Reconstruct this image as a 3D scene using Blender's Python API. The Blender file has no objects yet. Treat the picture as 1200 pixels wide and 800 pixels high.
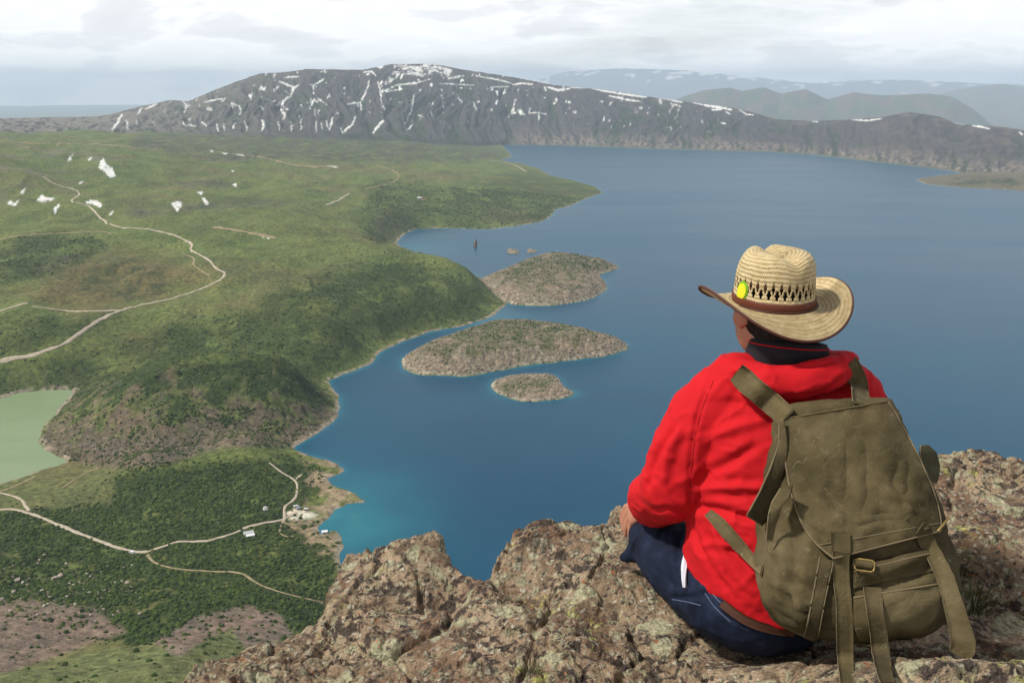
import bpy, bmesh, math, random
import numpy as np
from mathutils import Vector, Matrix, Quaternion
from mathutils.bvhtree import BVHTree
random.seed(7); RNG = np.random.default_rng(11)
scene = bpy.context.scene
COL = scene.collection
rad = math.radians

# ------------------------------------------------------------------ camera
F = 1050.0; CX, CY = 600.0, 400.0          # measured on the 1200 x 800 photograph
HORIZON = 100.0
PITCH = math.atan((CY - HORIZON) / F)
CP, SP = math.cos(PITCH), math.sin(PITCH)
LAKE = -400.0                               # lake level below the camera, metres

def ray(u, v):
    r = (u - CX) / F; up = (CY - v) / F
    return np.array([r, CP + up * SP, -SP + up * CP])
def P(u, v, Y):
    d = ray(u, v); return Vector(d * (Y / d[1]))
def G(u, v, h=0.0):
    d = ray(u, v); s = (LAKE + h) / d[2]; return d[0] * s, d[1] * s
def proj(x, y, z):
    dep = y * CP - z * SP
    up = y * SP + z * CP
    return CX + F * x / dep, CY - F * up / dep

cam_d = bpy.data.cameras.new("camera"); cam = bpy.data.objects.new("camera", cam_d); COL.objects.link(cam)
cam.location = (0, 0, 0); cam.rotation_euler = (math.pi / 2 - PITCH, 0, 0)
cam_d.sensor_width = 36.0; cam_d.sensor_fit = 'HORIZONTAL'; cam_d.lens = 36.0 * F / 1200.0
cam_d.clip_start = 0.05; cam_d.clip_end = 200000.0
scene.camera = cam
scene.view_settings.view_transform = 'Standard'; scene.view_settings.look = 'None'
scene.view_settings.gamma = 1.0; scene.view_settings.exposure = 0.52
scene.view_settings.use_curve_mapping = False
scene.cycles.volume_bounces = 1

# ------------------------------------------------------------------ noise
_perm = np.random.default_rng(3).permutation(256); PERM = np.concatenate([_perm, _perm, _perm])
_ga = np.random.default_rng(5).uniform(0, 2 * np.pi, 256); GX, GY = np.cos(_ga), np.sin(_ga)
_g3 = np.random.default_rng(6).normal(size=(256, 3)); _g3 /= np.linalg.norm(_g3, axis=1)[:, None]
def fade(t): return t * t * t * (t * (t * 6 - 15) + 10)
def pn2(x, y):
    xi = np.floor(x).astype(np.int64); yi = np.floor(y).astype(np.int64)
    xf = x - xi; yf = y - yi; xi &= 255; yi &= 255
    def g(ix, iy, fx, fy):
        k = PERM[PERM[ix & 255] + (iy & 255)]; return GX[k] * fx + GY[k] * fy
    u = fade(xf); v = fade(yf)
    a = g(xi, yi, xf, yf); b = g(xi + 1, yi, xf - 1, yf)
    c = g(xi, yi + 1, xf, yf - 1); d = g(xi + 1, yi + 1, xf - 1, yf - 1)
    return 1.5 * ((a + u * (b - a)) + v * ((c + u * (d - c)) - (a + u * (b - a))))
def fbm2(x, y, o=4, g=0.5, l=2.03):
    s = 0; a = 1.0; t = 0
    for i in range(o):
        s = s + a * pn2(x + 17.3 * i, y - 9.1 * i); t += a; a *= g; x = x * l; y = y * l
    return s / t
def pn3(p):
    i = np.floor(p).astype(np.int64); f = p - i; w = fade(f); r = 0
    for dx in (0, 1):
        for dy in (0, 1):
            for dz in (0, 1):
                k = PERM[PERM[PERM[(i[:, 0] + dx) & 255] + ((i[:, 1] + dy) & 255)] + ((i[:, 2] + dz) & 255)]
                gr = _g3[k]; o = np.array([dx, dy, dz])
                dot = ((f - o) * gr).sum(1)
                ww = (w[:, 0] if dx else 1 - w[:, 0]) * (w[:, 1] if dy else 1 - w[:, 1]) * (w[:, 2] if dz else 1 - w[:, 2])
                r = r + ww * dot
    return 1.5 * r
def fbm3(p, o=4, g=0.5):
    s = 0; a = 1.0; t = 0
    for k in range(o):
        s = s + a * pn3(p + 13.7 * k); t += a; a *= g; p = p * 2.07
    return s / t
def sstep(a, b, x):
    t = np.clip((x - a) / (b - a), 0, 1); return t * t * (3 - 2 * t)

# ------------------------------------------------------------------ object helpers
def tag(o, label=None, cat=None, group=None, kind=None):
    if label: o['label'] = label
    if cat: o['category'] = cat
    if group: o['group'] = group
    if kind: o['kind'] = kind
    return o
def mesh_np(name, V, quads=None, tris=None, smooth=True):
    V = np.asarray(V, dtype=np.float32); me = bpy.data.meshes.new(name)
    nq = 0 if quads is None else len(quads); nt = 0 if tris is None else len(tris)
    me.vertices.add(len(V)); me.vertices.foreach_set('co', V.ravel())
    li = []; st = []; tot = []
    if nq: li.append(np.asarray(quads, dtype=np.int32).ravel())
    if nt: li.append(np.asarray(tris, dtype=np.int32).ravel())
    li = np.concatenate(li)
    st = np.concatenate([np.arange(nq) * 4, nq * 4 + np.arange(nt) * 3]).astype(np.int32)
    me.loops.add(len(li)); me.loops.foreach_set('vertex_index', li)
    me.polygons.add(nq + nt); me.polygons.foreach_set('loop_start', st)
    me.update(calc_edges=True); me.validate()
    me.polygons.foreach_set('use_smooth', np.full(len(me.polygons), smooth, dtype=bool))
    return me
def link(name, me, mat=None, parent=None):
    o = bpy.data.objects.new(name, me)
    if mat is not None:
        me.materials.clear(); me.materials.append(mat)
    COL.objects.link(o)
    if parent is not None: o.parent = parent
    return o
def set_col(me, name, arr):
    a = me.attributes.new(name, 'FLOAT_COLOR', 'POINT')
    c = np.ones((len(arr), 4), dtype=np.float32); c[:, :3] = arr; a.data.foreach_set('color', c.ravel())
def set_f(me, name, arr):
    a = me.attributes.new(name, 'FLOAT', 'POINT'); a.data.foreach_set('value', np.asarray(arr, dtype=np.float32))
def grid_quads(nr, nc, wrap=False):
    i = np.arange(nr - 1)[:, None]; j = np.arange(nc if wrap else nc - 1)[None, :]
    j2 = (j + 1) % nc
    a = i * nc + j; b = i * nc + j2; c = (i + 1) * nc + j2; d = (i + 1) * nc + j
    return np.stack(np.broadcast_arrays(a, b, c, d), -1).reshape(-1, 4)
def empty(name, loc=(0, 0, 0), rz=0):
    o = bpy.data.objects.new(name, None); o.location = loc; o.rotation_euler = (0, 0, rz); o.empty_display_size = 0.1
    COL.objects.link(o); return o

class Mat:
    """tiny node-building helper"""
    def __init__(s, name):
        s.m = bpy.data.materials.new(name); s.m.use_nodes = True; s.nt = s.m.node_tree
        s.b = s.nt.nodes['Principled BSDF']; s.out = s.nt.nodes['Material Output']
    def n(s, t, **kw):
        nd = s.nt.nodes.new(t)
        for k, v in kw.items(): setattr(nd, k, v)
        return nd
    def l(s, a, b): s.nt.links.new(a, b)
    def val(s, sock, v):
        if hasattr(v, 'is_linked') or isinstance(v, bpy.types.NodeSocket): s.l(v, sock)
        else: sock.default_value = v
    def pos(s, kind='Object'): return s.n('ShaderNodeTexCoord').outputs[kind]
    def mapping(s, vec, scale=(1, 1, 1), rot=(0, 0, 0), loc=(0, 0, 0)):
        m = s.n('ShaderNodeMapping'); s.l(vec, m.inputs['Vector'])
        m.inputs['Scale'].default_value = scale; m.inputs['Rotation'].default_value = rot; m.inputs['Location'].default_value = loc
        return m.outputs[0]
    def noise(s, vec, scale, detail=4, rough=0.55, dist=0.0):
        t = s.n('ShaderNodeTexNoise'); s.l(vec, t.inputs['Vector']); t.inputs['Scale'].default_value = scale
        t.inputs['Detail'].default_value = detail; t.inputs['Roughness'].default_value = rough; t.inputs['Distortion'].default_value = dist
        return t.outputs['Fac']
    def voro(s, vec, scale, feature='F1', out='Distance', rnd=1.0):
        t = s.n('ShaderNodeTexVoronoi'); t.feature = feature; s.l(vec, t.inputs['Vector']); t.inputs['Scale'].default_value = scale
        t.inputs['Randomness'].default_value = rnd
        return t.outputs[out]
    def ramp(s, fac, stops, interp='LINEAR'):
        r = s.n('ShaderNodeValToRGB'); s.l(fac, r.inputs[0]); cr = r.color_ramp; cr.interpolation = interp
        while len(cr.elements) < len(stops): cr.elements.new(0.5)
        for e, (p, c) in zip(cr.elements, stops):
            e.position = p; e.color = (c, c, c, 1) if not hasattr(c, '__len__') else (*c[:3], 1)
        return r.outputs[0]
    def mix(s, fac, a, b, mode='MIX'):
        m = s.n('ShaderNodeMix'); m.data_type = 'RGBA'; m.blend_type = mode; m.clamp_factor = True
        s.val(m.inputs[0], fac)
        for sock, v in ((m.inputs[6], a), (m.inputs[7], b)):
            if isinstance(v, bpy.types.NodeSocket): s.l(v, sock)
            else: sock.default_value = (*v[:3], 1)
        return m.outputs[2]
    def math(s, op, a, b=0.0, c=None):
        m = s.n('ShaderNodeMath'); m.operation = op; s.val(m.inputs[0], a); s.val(m.inputs[1], b)
        if c is not None: s.val(m.inputs[2], c)
        return m.outputs[0]
    def bump(s, h, strength=0.5, dist=0.01, normal=None):
        b = s.n('ShaderNodeBump'); s.l(h, b.inputs['Height']); b.inputs['Strength'].default_value = strength; b.inputs['Distance'].default_value = dist
        if normal is not None: s.l(normal, b.inputs['Normal'])
        return b.outputs[0]
    def attr(s, name, out='Color'):
        a = s.n('ShaderNodeAttribute'); a.attribute_name = name; return a.outputs[out]
    def fin(s, color=None, rough=None, normal=None, spec=None):
        if color is not None:
            if isinstance(color, bpy.types.NodeSocket): s.l(color, s.b.inputs['Base Color'])
            else: s.b.inputs['Base Color'].default_value = (*color[:3], 1)
        if rough is not None: s.val(s.b.inputs['Roughness'], rough)
        if normal is not None: s.l(normal, s.b.inputs['Normal'])
        if spec is not None: s.val(s.b.inputs['Specular IOR Level'], spec)
        return s.m

# ------------------------------------------------------------------ sky and sun
SUN_EL, SUN_AZ = 52.0, 262.0       # the sun stands high to the left of the camera (compass: +Y = 0, +X = 90)
world = bpy.data.worlds.new("World"); scene.world = world; world.use_nodes = True
wn = world.node_tree; wn.nodes.clear()
def build_world():
    N = lambda t: wn.nodes.new(t); L = wn.links.new
    out = N('ShaderNodeOutputWorld'); bg = N('ShaderNodeBackground'); L(bg.outputs[0], out.inputs[0])
    sky = N('ShaderNodeTexSky'); sky.sky_type = 'NISHITA'; sky.sun_disc = False
    sky.sun_elevation = rad(SUN_EL); sky.sun_rotation = rad(SUN_AZ); sky.air_density = 1.0; sky.dust_density = 2.0
    tc = N('ShaderNodeTexCoord'); sep = N('ShaderNodeSeparateXYZ'); L(tc.outputs['Generated'], sep.inputs[0])
    def M(op, a, b=0.0, c=0.0):
        m = N('ShaderNodeMath'); m.operation = op
        for s, v in zip(m.inputs, (a, b, c)):
            if isinstance(v, (int, float)): s.default_value = v
            else: L(v, s)
        return m.outputs[0]
    zz = M('ADD', M('MAXIMUM', sep.outputs[2], 0.0), 0.10)
    px = M('DIVIDE', sep.outputs[0], zz); py = M('DIVIDE', sep.outputs[1], zz)
    cmb = N('ShaderNodeCombineXYZ'); L(px, cmb.inputs[0]); L(py, cmb.inputs[1])
    def noise(scale, det, rough, loc, dist=0.3):
        mp = N('ShaderNodeMapping'); L(cmb.outputs[0], mp.inputs[0]); mp.inputs['Location'].default_value = loc
        t = N('ShaderNodeTexNoise'); L(mp.outputs[0], t.inputs[0]); t.inputs['Scale'].default_value = scale
        t.inputs['Detail'].default_value = det; t.inputs['Roughness'].default_value = rough; t.inputs['Distortion'].default_value = dist
        return t.outputs[0]
    def ramp(f, stops):
        r = N('ShaderNodeValToRGB'); L(f, r.inputs[0])
        while len(r.color_ramp.elements) < len(stops): r.color_ramp.elements.new(0.5)
        for e, (p, c) in zip(r.color_ramp.elements, stops): e.position = p; e.color = (*c, 1)
        return r.outputs[0]
    big = noise(0.20, 8, 0.6, (3.1, 7.7, 0)); med0 = noise(0.45, 8, 0.58, (1.3, 2.2, 4))
    mp = N('ShaderNodeMapping'); L(tc.outputs['Generated'], mp.inputs[0]); mp.inputs['Scale'].default_value = (1, 1, 3.6); mp.inputs['Location'].default_value = (.37, .2, .11)
    pf = N('ShaderNodeTexNoise'); L(mp.outputs[0], pf.inputs[0]); pf.inputs['Scale'].default_value = 8.5; pf.inputs['Detail'].default_value = 9; pf.inputs['Roughness'].default_value = .52; pf.inputs['Distortion'].default_value = .25
    med = M('ADD', M('MULTIPLY', med0, .3), M('MULTIPLY', pf.outputs[0], .7))
    cover = ramp(big, [(0.33, (0, 0, 0)), (0.50, (1, 1, 1))])
    # grey undersides and white billows
    body = ramp(med, [(0.36, (5.0, 5.03, 5.15)), (0.455, (5.5, 5.5, 5.6)), (0.50, (6.55, 6.53, 6.45)), (0.56, (6.15, 6.15, 6.15)), (0.66, (6.8, 6.75, 6.65))])
    el = ramp(sep.outputs[2], [(0.0, (1.42,) * 3), (0.10, (1.30,) * 3), (0.35, (0.66,) * 3), (0.8, (0.58,) * 3)])  # cloud brightness by elevation; unseen overhead cloud is dimmed to cut ambient light
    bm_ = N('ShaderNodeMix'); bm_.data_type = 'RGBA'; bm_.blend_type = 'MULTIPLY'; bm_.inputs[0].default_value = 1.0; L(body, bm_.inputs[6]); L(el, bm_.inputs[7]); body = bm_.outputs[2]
    mul = N('ShaderNodeMix'); mul.data_type = 'RGBA'
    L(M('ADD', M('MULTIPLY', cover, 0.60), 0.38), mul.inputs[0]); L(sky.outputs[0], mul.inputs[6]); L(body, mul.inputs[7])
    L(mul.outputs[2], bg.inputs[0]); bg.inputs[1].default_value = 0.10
build_world()
sun_d = bpy.data.lights.new("sun", 'SUN'); sun = bpy.data.objects.new("sun", sun_d); COL.objects.link(sun)
sun_d.energy = 3.0; sun_d.angle = rad(5); sun_d.color = (1.0, 0.95, 0.87)
_sd = Vector((math.sin(rad(SUN_AZ)) * math.cos(rad(SUN_EL)), math.cos(rad(SUN_AZ)) * math.cos(rad(SUN_EL)), math.sin(rad(SUN_EL))))
sun.rotation_euler = _sd.to_track_quat('Z', 'Y').to_euler(); sun.location = (0, 0, 50)

# ------------------------------------------------------------------ shorelines (traced, then laid out on the lake plane in metres)
def polar(az, r): return (r * math.sin(rad(az)), r * math.cos(rad(az)))
LAKE_PX = [(1330,226),(1200,224),(1175,222),(1125,220),(1085,216),(1073,210),(1100,206),(1130,203),(1100,198),(1050,192.5),(1000,186.5),(950,181),(900,178),(825,176),(750,174),(675,171),(620,170),(588,170),
 (596,178),(600,184),(585,188),(612,192),(630,197),(646,206),(670,211),(698,219),(707,226),(686,233),(670,241),(650,246),(647,253),(634,260),(610,264.5),(574,268.5),(540,268),(518,267.5),(486,268.5),(472,276),(464,284),
 (474,295),(500,304),(540,317),(568,327),(585,342),(594,356),(585,363),(577,370),(566,375),(538,383),(502,389),(474,399),(446,413),(434,427),(414,435),(398,440),(383,446),(396,463),(399,477),(394,490),(380,502),(358,516),(342,526),
 (352,531),(373,536),(394,543),(404,551),(400,554),(384,560),(386,568),(400,572),(414,577),(428,585),(427,589),(408,590),(393,597),(384,607),(372,616),(376,624),(381,626),(390,621),(398,623),(402,640),(398,650),(404,680),(430,720),(520,775),(640,800),(800,800),(1000,790),(1200,760),(1400,700)]
LAKE_W = np.array([polar(52, 3200)] + [G(*p) for p in LAKE_PX] + [polar(50, 900), polar(75, 1500)])
POND_PX = [(-260,470),(-100,472),(0,468),(21,460),(54,457),(92,455),(75,472),(57,493),(47,511),(48,522),(64,533),(81,538),(72,545),(50,549),(21,559),(0,567),(-80,585),(-260,560)]
POND_W = np.array([G(*p) for p in POND_PX])
ISL_PX = {
 'a': [(558,331),(572,324),(590,317),(622,304),(655,302),(690,306),(722,311),(724,314),(715,319),(698,322),(711,331),(710,342),(690,352),(654,357),(622,359),(598,356),(578,349)],
 'b': [(470,424),(480,415),(510,402),(545,392),(580,384),(620,384),(660,388),(700,396),(738,405),(734,412),(702,418),(654,424),(622,427),(590,433),(550,441),(510,440),(486,438),(474,432)],
 'c': [(572,452),(582,445),(606,440),(646,439),(655,444),(660,455),(679,461),(654,468),(614,472),(588,464)],
 'd': [(592,296),(600,293),(610,295),(606,298)], 'e': [(616,295),(622,293),(631,294),(624,297)]}
ISL_W = {k: np.array([G(*p) for p in v]) for k, v in ISL_PX.items()}
def chaikin(p, closed=True, n=1):
    for _ in range(n):
        q = np.roll(p, -1, 0); p = np.stack([0.75 * p + 0.25 * q, 0.25 * p + 0.75 * q], 1).reshape(-1, 2)
    return p
def sdist(x, y, poly, lim=None):
    """signed distance, positive inside"""
    x = np.asarray(x, dtype=np.float64).ravel(); y = np.asarray(y, dtype=np.float64).ravel()
    d = np.full(len(x), 1e12); ins = np.zeros(len(x), bool)
    sel = slice(None)
    if lim is not None:
        lo = poly.min(0) - lim; hi = poly.max(0) + lim
        sel = np.nonzero((x > lo[0]) & (x < hi[0]) & (y > lo[1]) & (y < hi[1]))[0]
    xs = x[sel]; ys = y[sel]; dd = np.full(len(xs), 1e12); ii = np.zeros(len(xs), bool)
    n = len(poly)
    for k in range(n):
        ax, ay = poly[k]; bx, by = poly[(k + 1) % n]; ex, ey = bx - ax, by - ay
        L2 = ex * ex + ey * ey + 1e-12
        t = np.clip(((xs - ax) * ex + (ys - ay) * ey) / L2, 0, 1)
        dd = np.minimum(dd, (xs - ax - t * ex) ** 2 + (ys - ay - t * ey) ** 2)
        if ay != by:
            c = ((ay > ys) != (by > ys)) & (xs < (bx - ax) * (ys - ay) / (by - ay) + ax); ii ^= c
    d[sel] = dd; ins[sel] = ii
    d = np.sqrt(d); 
    if lim is not None: d = np.minimum(d, lim)
    return np.where(ins, d, -d)
LAKE_S = LAKE_W; POND_S = chaikin(POND_W, n=2); ISL_S = {k: chaikin(v, n=2) for k, v in ISL_W.items()}

# ------------------------------------------------------------------ land heights above the lake
CTRL_PX = [
 (120,453,38),(180,433,60),(230,427,67),(290,429,65),(340,439,54),(375,453,34),(200,480,40),(300,488,40),(110,492,28),(390,472,12),
 (100,530,7),(160,530,10),(230,528,9),(300,515,9),(340,515,8),
 (175,532,26),(120,560,6),(240,565,10),(230,419,20),(120,441,12),(330,428,16),(180,425,16),(280,421,20),(90,448,8),
 (50,575,4),(100,585,6),(60,600,8),(175,645,12),(300,605,9),(345,600,5),(380,580,3),(250,680,18),(350,680,11),(0,620,16),(0,700,34),(100,700,32),(0,745,52),(100,760,58),(270,740,46),(330,720,30),(200,790,84),(50,790,90),(0,800,96),(-80,700,50),
 (466,290,34),(500,301,40),(540,314,40),(566,327,30),(584,345,12),
 (450,400,9),(420,385,34),(350,425,22),(300,410,34),(400,335,66),(330,335,72),(480,345,44),(530,360,18),(450,312,54),(560,358,12),(420,290,62),(440,275,44),
 (0,440,16),(50,440,20),(0,415,42),(60,400,46),(130,360,66),(200,335,72),(265,322,78),(230,295,88),(150,268,102),(90,230,124),(55,208,146),(60,300,84),(230,250,98),(230,210,110),(300,260,90),(350,230,92),
 (440,232,62),(500,228,52),(550,222,46),(600,226,30),(640,226,16),(480,252,34),(560,256,12),(600,203,30),(640,207,10),(520,200,46),(590,192,14),(690,225,4),(1120,211,10),(1155,212,20),(1190,210,26),(1240,212,26),
 (300,200,102),(400,195,78),(500,190,52),(300,172,112),(400,172,92),(500,174,60),(560,177,22),(200,165,140),(100,172,166),(0,190,196),(0,168,214),(130,195,156),(170,178,146)]
CT = []
for u, v, h in CTRL_PX:
    x, y = G(u, v, h); CT.append((math.atan2(x, y), math.log(math.hypot(x, y)), h))
for i in range(1, len(LAKE_PX) - 1, 2):
    u, v = LAKE_PX[i]
    if u <= 1200: x, y = G(u, v); CT.append((math.atan2(x, y), math.log(math.hypot(x, y)), 0.5))
for az in (-50, -38, -26, -14, -2, 12, 26, 40, 52):
    for r, h in ((22, 352), (60, 312), (140, 236), (260, 128)): CT.append((rad(az), math.log(r), h))
    if az < -30: CT.append((rad(az), math.log(400), 100)); 
for az, r, h in ((-44, 900, 40), (-44, 1800, 90), (-44, 3500, 170), (-44, 5200, 230), (-36, 1500, 60), (-36, 2500, 110)): CT.append((rad(az), math.log(r), h))
CT = np.array(CT)
def tps_fit(C, reg=2e-4):
    n = len(C); d = np.hypot(C[:, None, 0] - C[None, :, 0], C[:, None, 1] - C[None, :, 1])
    K = np.where(d > 0, d * d * np.log(d + 1e-12), 0) + reg * np.eye(n)
    A = np.zeros((n + 3, n + 3)); A[:n, :n] = K; A[:n, n] = 1; A[:n, n + 1:] = C[:, :2]; A[n:, :n] = A[:n, n:].T
    return np.linalg.solve(A, np.concatenate([C[:, 2], [0, 0, 0]]))
TW = tps_fit(CT)
_ga_ = np.linspace(rad(-88), rad(88), 440); _gl_ = np.linspace(math.log(10), math.log(8500), 300)
def _tps_grid():
    A, Lr = np.meshgrid(_ga_, _gl_); s = np.zeros_like(A); n = len(CT)
    for k in range(n):
        d2 = (A - CT[k, 0]) ** 2 + (Lr - CT[k, 1]) ** 2; s += TW[k] * 0.5 * d2 * np.log(d2 + 1e-18)
    return s + TW[n] + TW[n + 1] * A + TW[n + 2] * Lr
TG = _tps_grid()
def tps(az, lr):
    fi = np.clip((az - _ga_[0]) / (_ga_[1] - _ga_[0]), 0, len(_ga_) - 1.001); fj = np.clip((lr - _gl_[0]) / (_gl_[1] - _gl_[0]), 0, len(_gl_) - 1.001)
    i = fi.astype(int); j = fj.astype(int); a = fi - i; b = fj - j
    return (TG[j, i] * (1 - a) + TG[j, i + 1] * a) * (1 - b) + (TG[j + 1, i] * (1 - a) + TG[j + 1, i + 1] * a) * b
def az_el(u, v):
    d = ray(u, v); return math.atan2(d[0], d[1]), d[2] / math.hypot(d[0], d[1])
CREST = [(-120,140,6600),(0,139,6600),(60,137.5,6700),(105,137,6800),(125,135,6800),(165,125,6900),(200,117,7000),(220,119,7000),(260,102,7100),(305,86,7200),(330,85,7250),(360,81,7300),(395,81.5,7400),(425,82,7500),(460,75,7600),(510,75,7700),(545,82,7700),(600,90,7650),(650,100,7550),(715,106,7400),(770,115,7200),(810,120,7100),(850,125,7000),(880,131,6900),(910,140,6700),(950,142,6500),(1000,140,6300),(1035,137,6150),(1065,131,6050),(1100,136,6000),(1120,145,5900),(1165,148,5800),(1200,152,5700),(1320,150,5500)]
_c = [(az_el(u, v), R) for u, v, R in CREST]
C_AZ = np.array([c[0][0] for c in _c]); C_R = np.array([c[1] for c in _c]); C_H = np.array([c[0][1] * c[1] - LAKE for c in _c])
BASE = [(-120,4700),(0,4950),(100,5350),(200,5450),(300,5500),(400,5600),(480,5750),(560,6080)]
B_AZ = [az_el(u, 160)[0] for u, r in BASE]; B_R = [r for u, r in BASE]
for u, v in [(600,170),(675,170.8),(750,173.6),(825,175.8),(900,177.8),(950,180.8),(1000,186.2),(1050,192.2),(1100,197.8),(1132,203),(1200,206),(1330,208)]:
    x, y = G(u, v); B_AZ.append(math.atan2(x, y)); B_R.append(math.hypot(x, y) + 12)
RIDGE2 = [(760,128),(800,113),(825,105),(855,102),(870,106),(895,101),(915,109),(945,103.5),(970,116),(1000,107.5),(1035,111),(1090,109),(1115,112),(1140,127),(1165,148),(1185,165)]
RIDGE3 = [(430,112),(560,100),(630,92),(665,84),(725,80),(765,81),(810,83),(850,87),(900,92),(950,97),(1025,93),(1100,95),(1150,98),(1200,99),(1320,101)]
RIDGE4 = [(1060,130),(1095,113),(1120,105),(1150,101),(1175,98),(1200,102),(1300,100),(1360,112)]
def rid(L): 
    q = [az_el(u, v) for u, v in L]; return np.array([a for a, e in q]), np.array([e for a, e in q])
def height(x, y, sd_lake=None, want=False):
    """height above the lake for arrays x, y (r < 9000)"""
    x = np.asarray(x, float); y = np.asarray(y, float)
    r = np.hypot(x, y); az = np.arctan2(x, y); lr = np.log(r)
    sl = -sdist(x, y, LAKE_S); sp = -sdist(x, y, POND_S, 400)
    wob = 5 * fbm2(x / 45, y / 45, 3) * sstep(500, 900, r) + 2.0 * fbm2(x / 11, y / 11, 2)
    land = np.minimum(sl, sp) + wob
    base = np.maximum(tps(az, lr), 3.0)
    n1 = fbm2(x / 260, y / 260, 5); n2 = fbm2(x / 60, y / 60, 4); n0 = 1 - 2.2 * np.abs(fbm2(x / 420 + 7, y / 420, 4, .55))
    base = base + (13 * n1 + 4.5 * n2 + 14 * (n0 - .5) * (r > 1100)) * np.clip(base / 40, 0.15, 1.35) * sstep(200, 500, r)
    h = 1.2 + np.maximum(base, 0.5) * sstep(-8, 70, land) ** 0.8
    h = np.where(land > 0, h * sstep(-1, 5, land), np.maximum(land * 0.35, -14))
    # crater wall
    Rb = np.interp(az, B_AZ, B_R); Rc = np.interp(az, C_AZ, C_R); Hc = np.interp(az, C_AZ, C_H)
    t = (r - Rb) / (Rc - Rb); s = az * 6500
    warp = 260 * fbm2(s / 900, r / 900, 3)
    gul = 1 - np.abs(fbm2((s + warp) / 230 + 31, r / 1500, 4, 0.55)) * 2.2      # ridges and gullies running down the wall
    gul2 = 1 - np.abs(fbm2((s + warp * .5) / 70 + 11, r / 500, 3, 0.6)) * 2.2
    tt = np.clip(t, 0, 1)
    prof = np.where(az > rad(8), 0.62 * tt ** 0.75 + 0.38 * tt ** 2, 0.30 * tt ** 0.7 + 0.70 * tt ** 1.5)
    hb = np.clip(h, 0, None) * (tt < 1)
    hm = Hc * prof + (1 - tt) * np.maximum(hb, 0)
    win = np.sin(np.pi * np.clip(tt, 0, 1)) ** 0.8 * np.clip(Hc / 420, .4, 1.2)
    hm = hm + win * (44 * (gul - 0.5) + 13 * (gul2 - 0.5) + 22 * fbm2(x / 300, y / 300, 5)) + 5 * fbm2(x / 90, y / 90, 4) * (tt > 0)
    hm = np.where(t > 1, Hc - (r - Rc) * 0.16 - 8 + 6 * fbm2(x / 120, y / 120, 4) + 8 * np.exp(-(r - Rc) / 40), hm)
    k = sstep(0.0, 0.05, t)
    h = np.where((t > 0) & (land > -5), h * (1 - k) + hm * k, h)
    # islands of broken lava
    isl = np.full(x.shape, -400.0); islh = np.zeros(x.shape)
    for key, H, W in (('a', 30, 75), ('b', 27, 62), ('c', 8, 30), ('d', 3, 6), ('e', 3, 6)):
        sd = sdist(x, y, ISL_S[key], 120) + 1.5 * fbm2(x / 9, y / 9, 2) + (5.5 * fbm2(x / 38, y / 38, 3) if H > 5 else 0)
        hh = H * np.sin(np.clip(sd / W, 0, 1) * np.pi / 2) ** 0.85 * (1 + 0.28 * fbm2(x / 70, y / 70, 4)) + 1.0 * (sd > 0)
        if key == 'a': hh = hh * (0.72 + 0.4 * np.abs(fbm2(x / 110 + 3, y / 160, 2)))
        islh = np.where(sd > -1, np.maximum(islh, np.where(sd > 0, hh, 0)), islh); isl = np.maximum(isl, sd)
    h = np.where(isl > 0, np.maximum(h, islh), np.where(isl > -40, np.maximum(h, isl * 0.3), h))
    if want: return h, land, t, isl, gul, gul2, n1
    return h
# ------------------------------------------------------------------ traced regions (photo pixels at ground level) used as a land-cover map
def poly_px(u, v, pts, soft=6):
    return sstep(-soft, soft, sdist(u, v, np.array(pts, float), 60))
def seg_px(u, v, segs):
    """segs: list of (polyline, width) ; 0..1 coverage"""
    out = np.zeros(len(u))
    for pl, w in segs:
        pl = np.array(pl, float); lo = pl.min(0) - 12; hi = pl.max(0) + 12
        s = np.nonzero((u > lo[0]) & (u < hi[0]) & (v > lo[1]) & (v < hi[1]))[0]
        if not len(s): continue
        us, vs = u[s], v[s]; best = np.full(len(s), -9.0); n = len(pl) - 1
        for k in range(n):
            a, b = pl[k], pl[k + 1]; e = b - a; t = np.clip(((us - a[0]) * e[0] + (vs - a[1]) * e[1]) / (e @ e + 1e-9), 0, 1)
            d = np.hypot(us - a[0] - t * e[0], vs - a[1] - t * e[1])
            g = (k + t) / n; ww = w * (0.55 + 0.45 * np.sin(np.pi * np.clip(g, .02, .98)))
            best = np.maximum(best, ww - d)
        out[s] = np.maximum(out[s], sstep(-0.5, 0.5, best))
    return out
c1 = lambda L: [(x * .5, y * .5) for x, y in L]
c2 = lambda L: [(600 + x * .5, y * .5) for x, y in L]
c3 = lambda L: [(x * .375, 140 + y * .375) for x, y in L]
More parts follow.
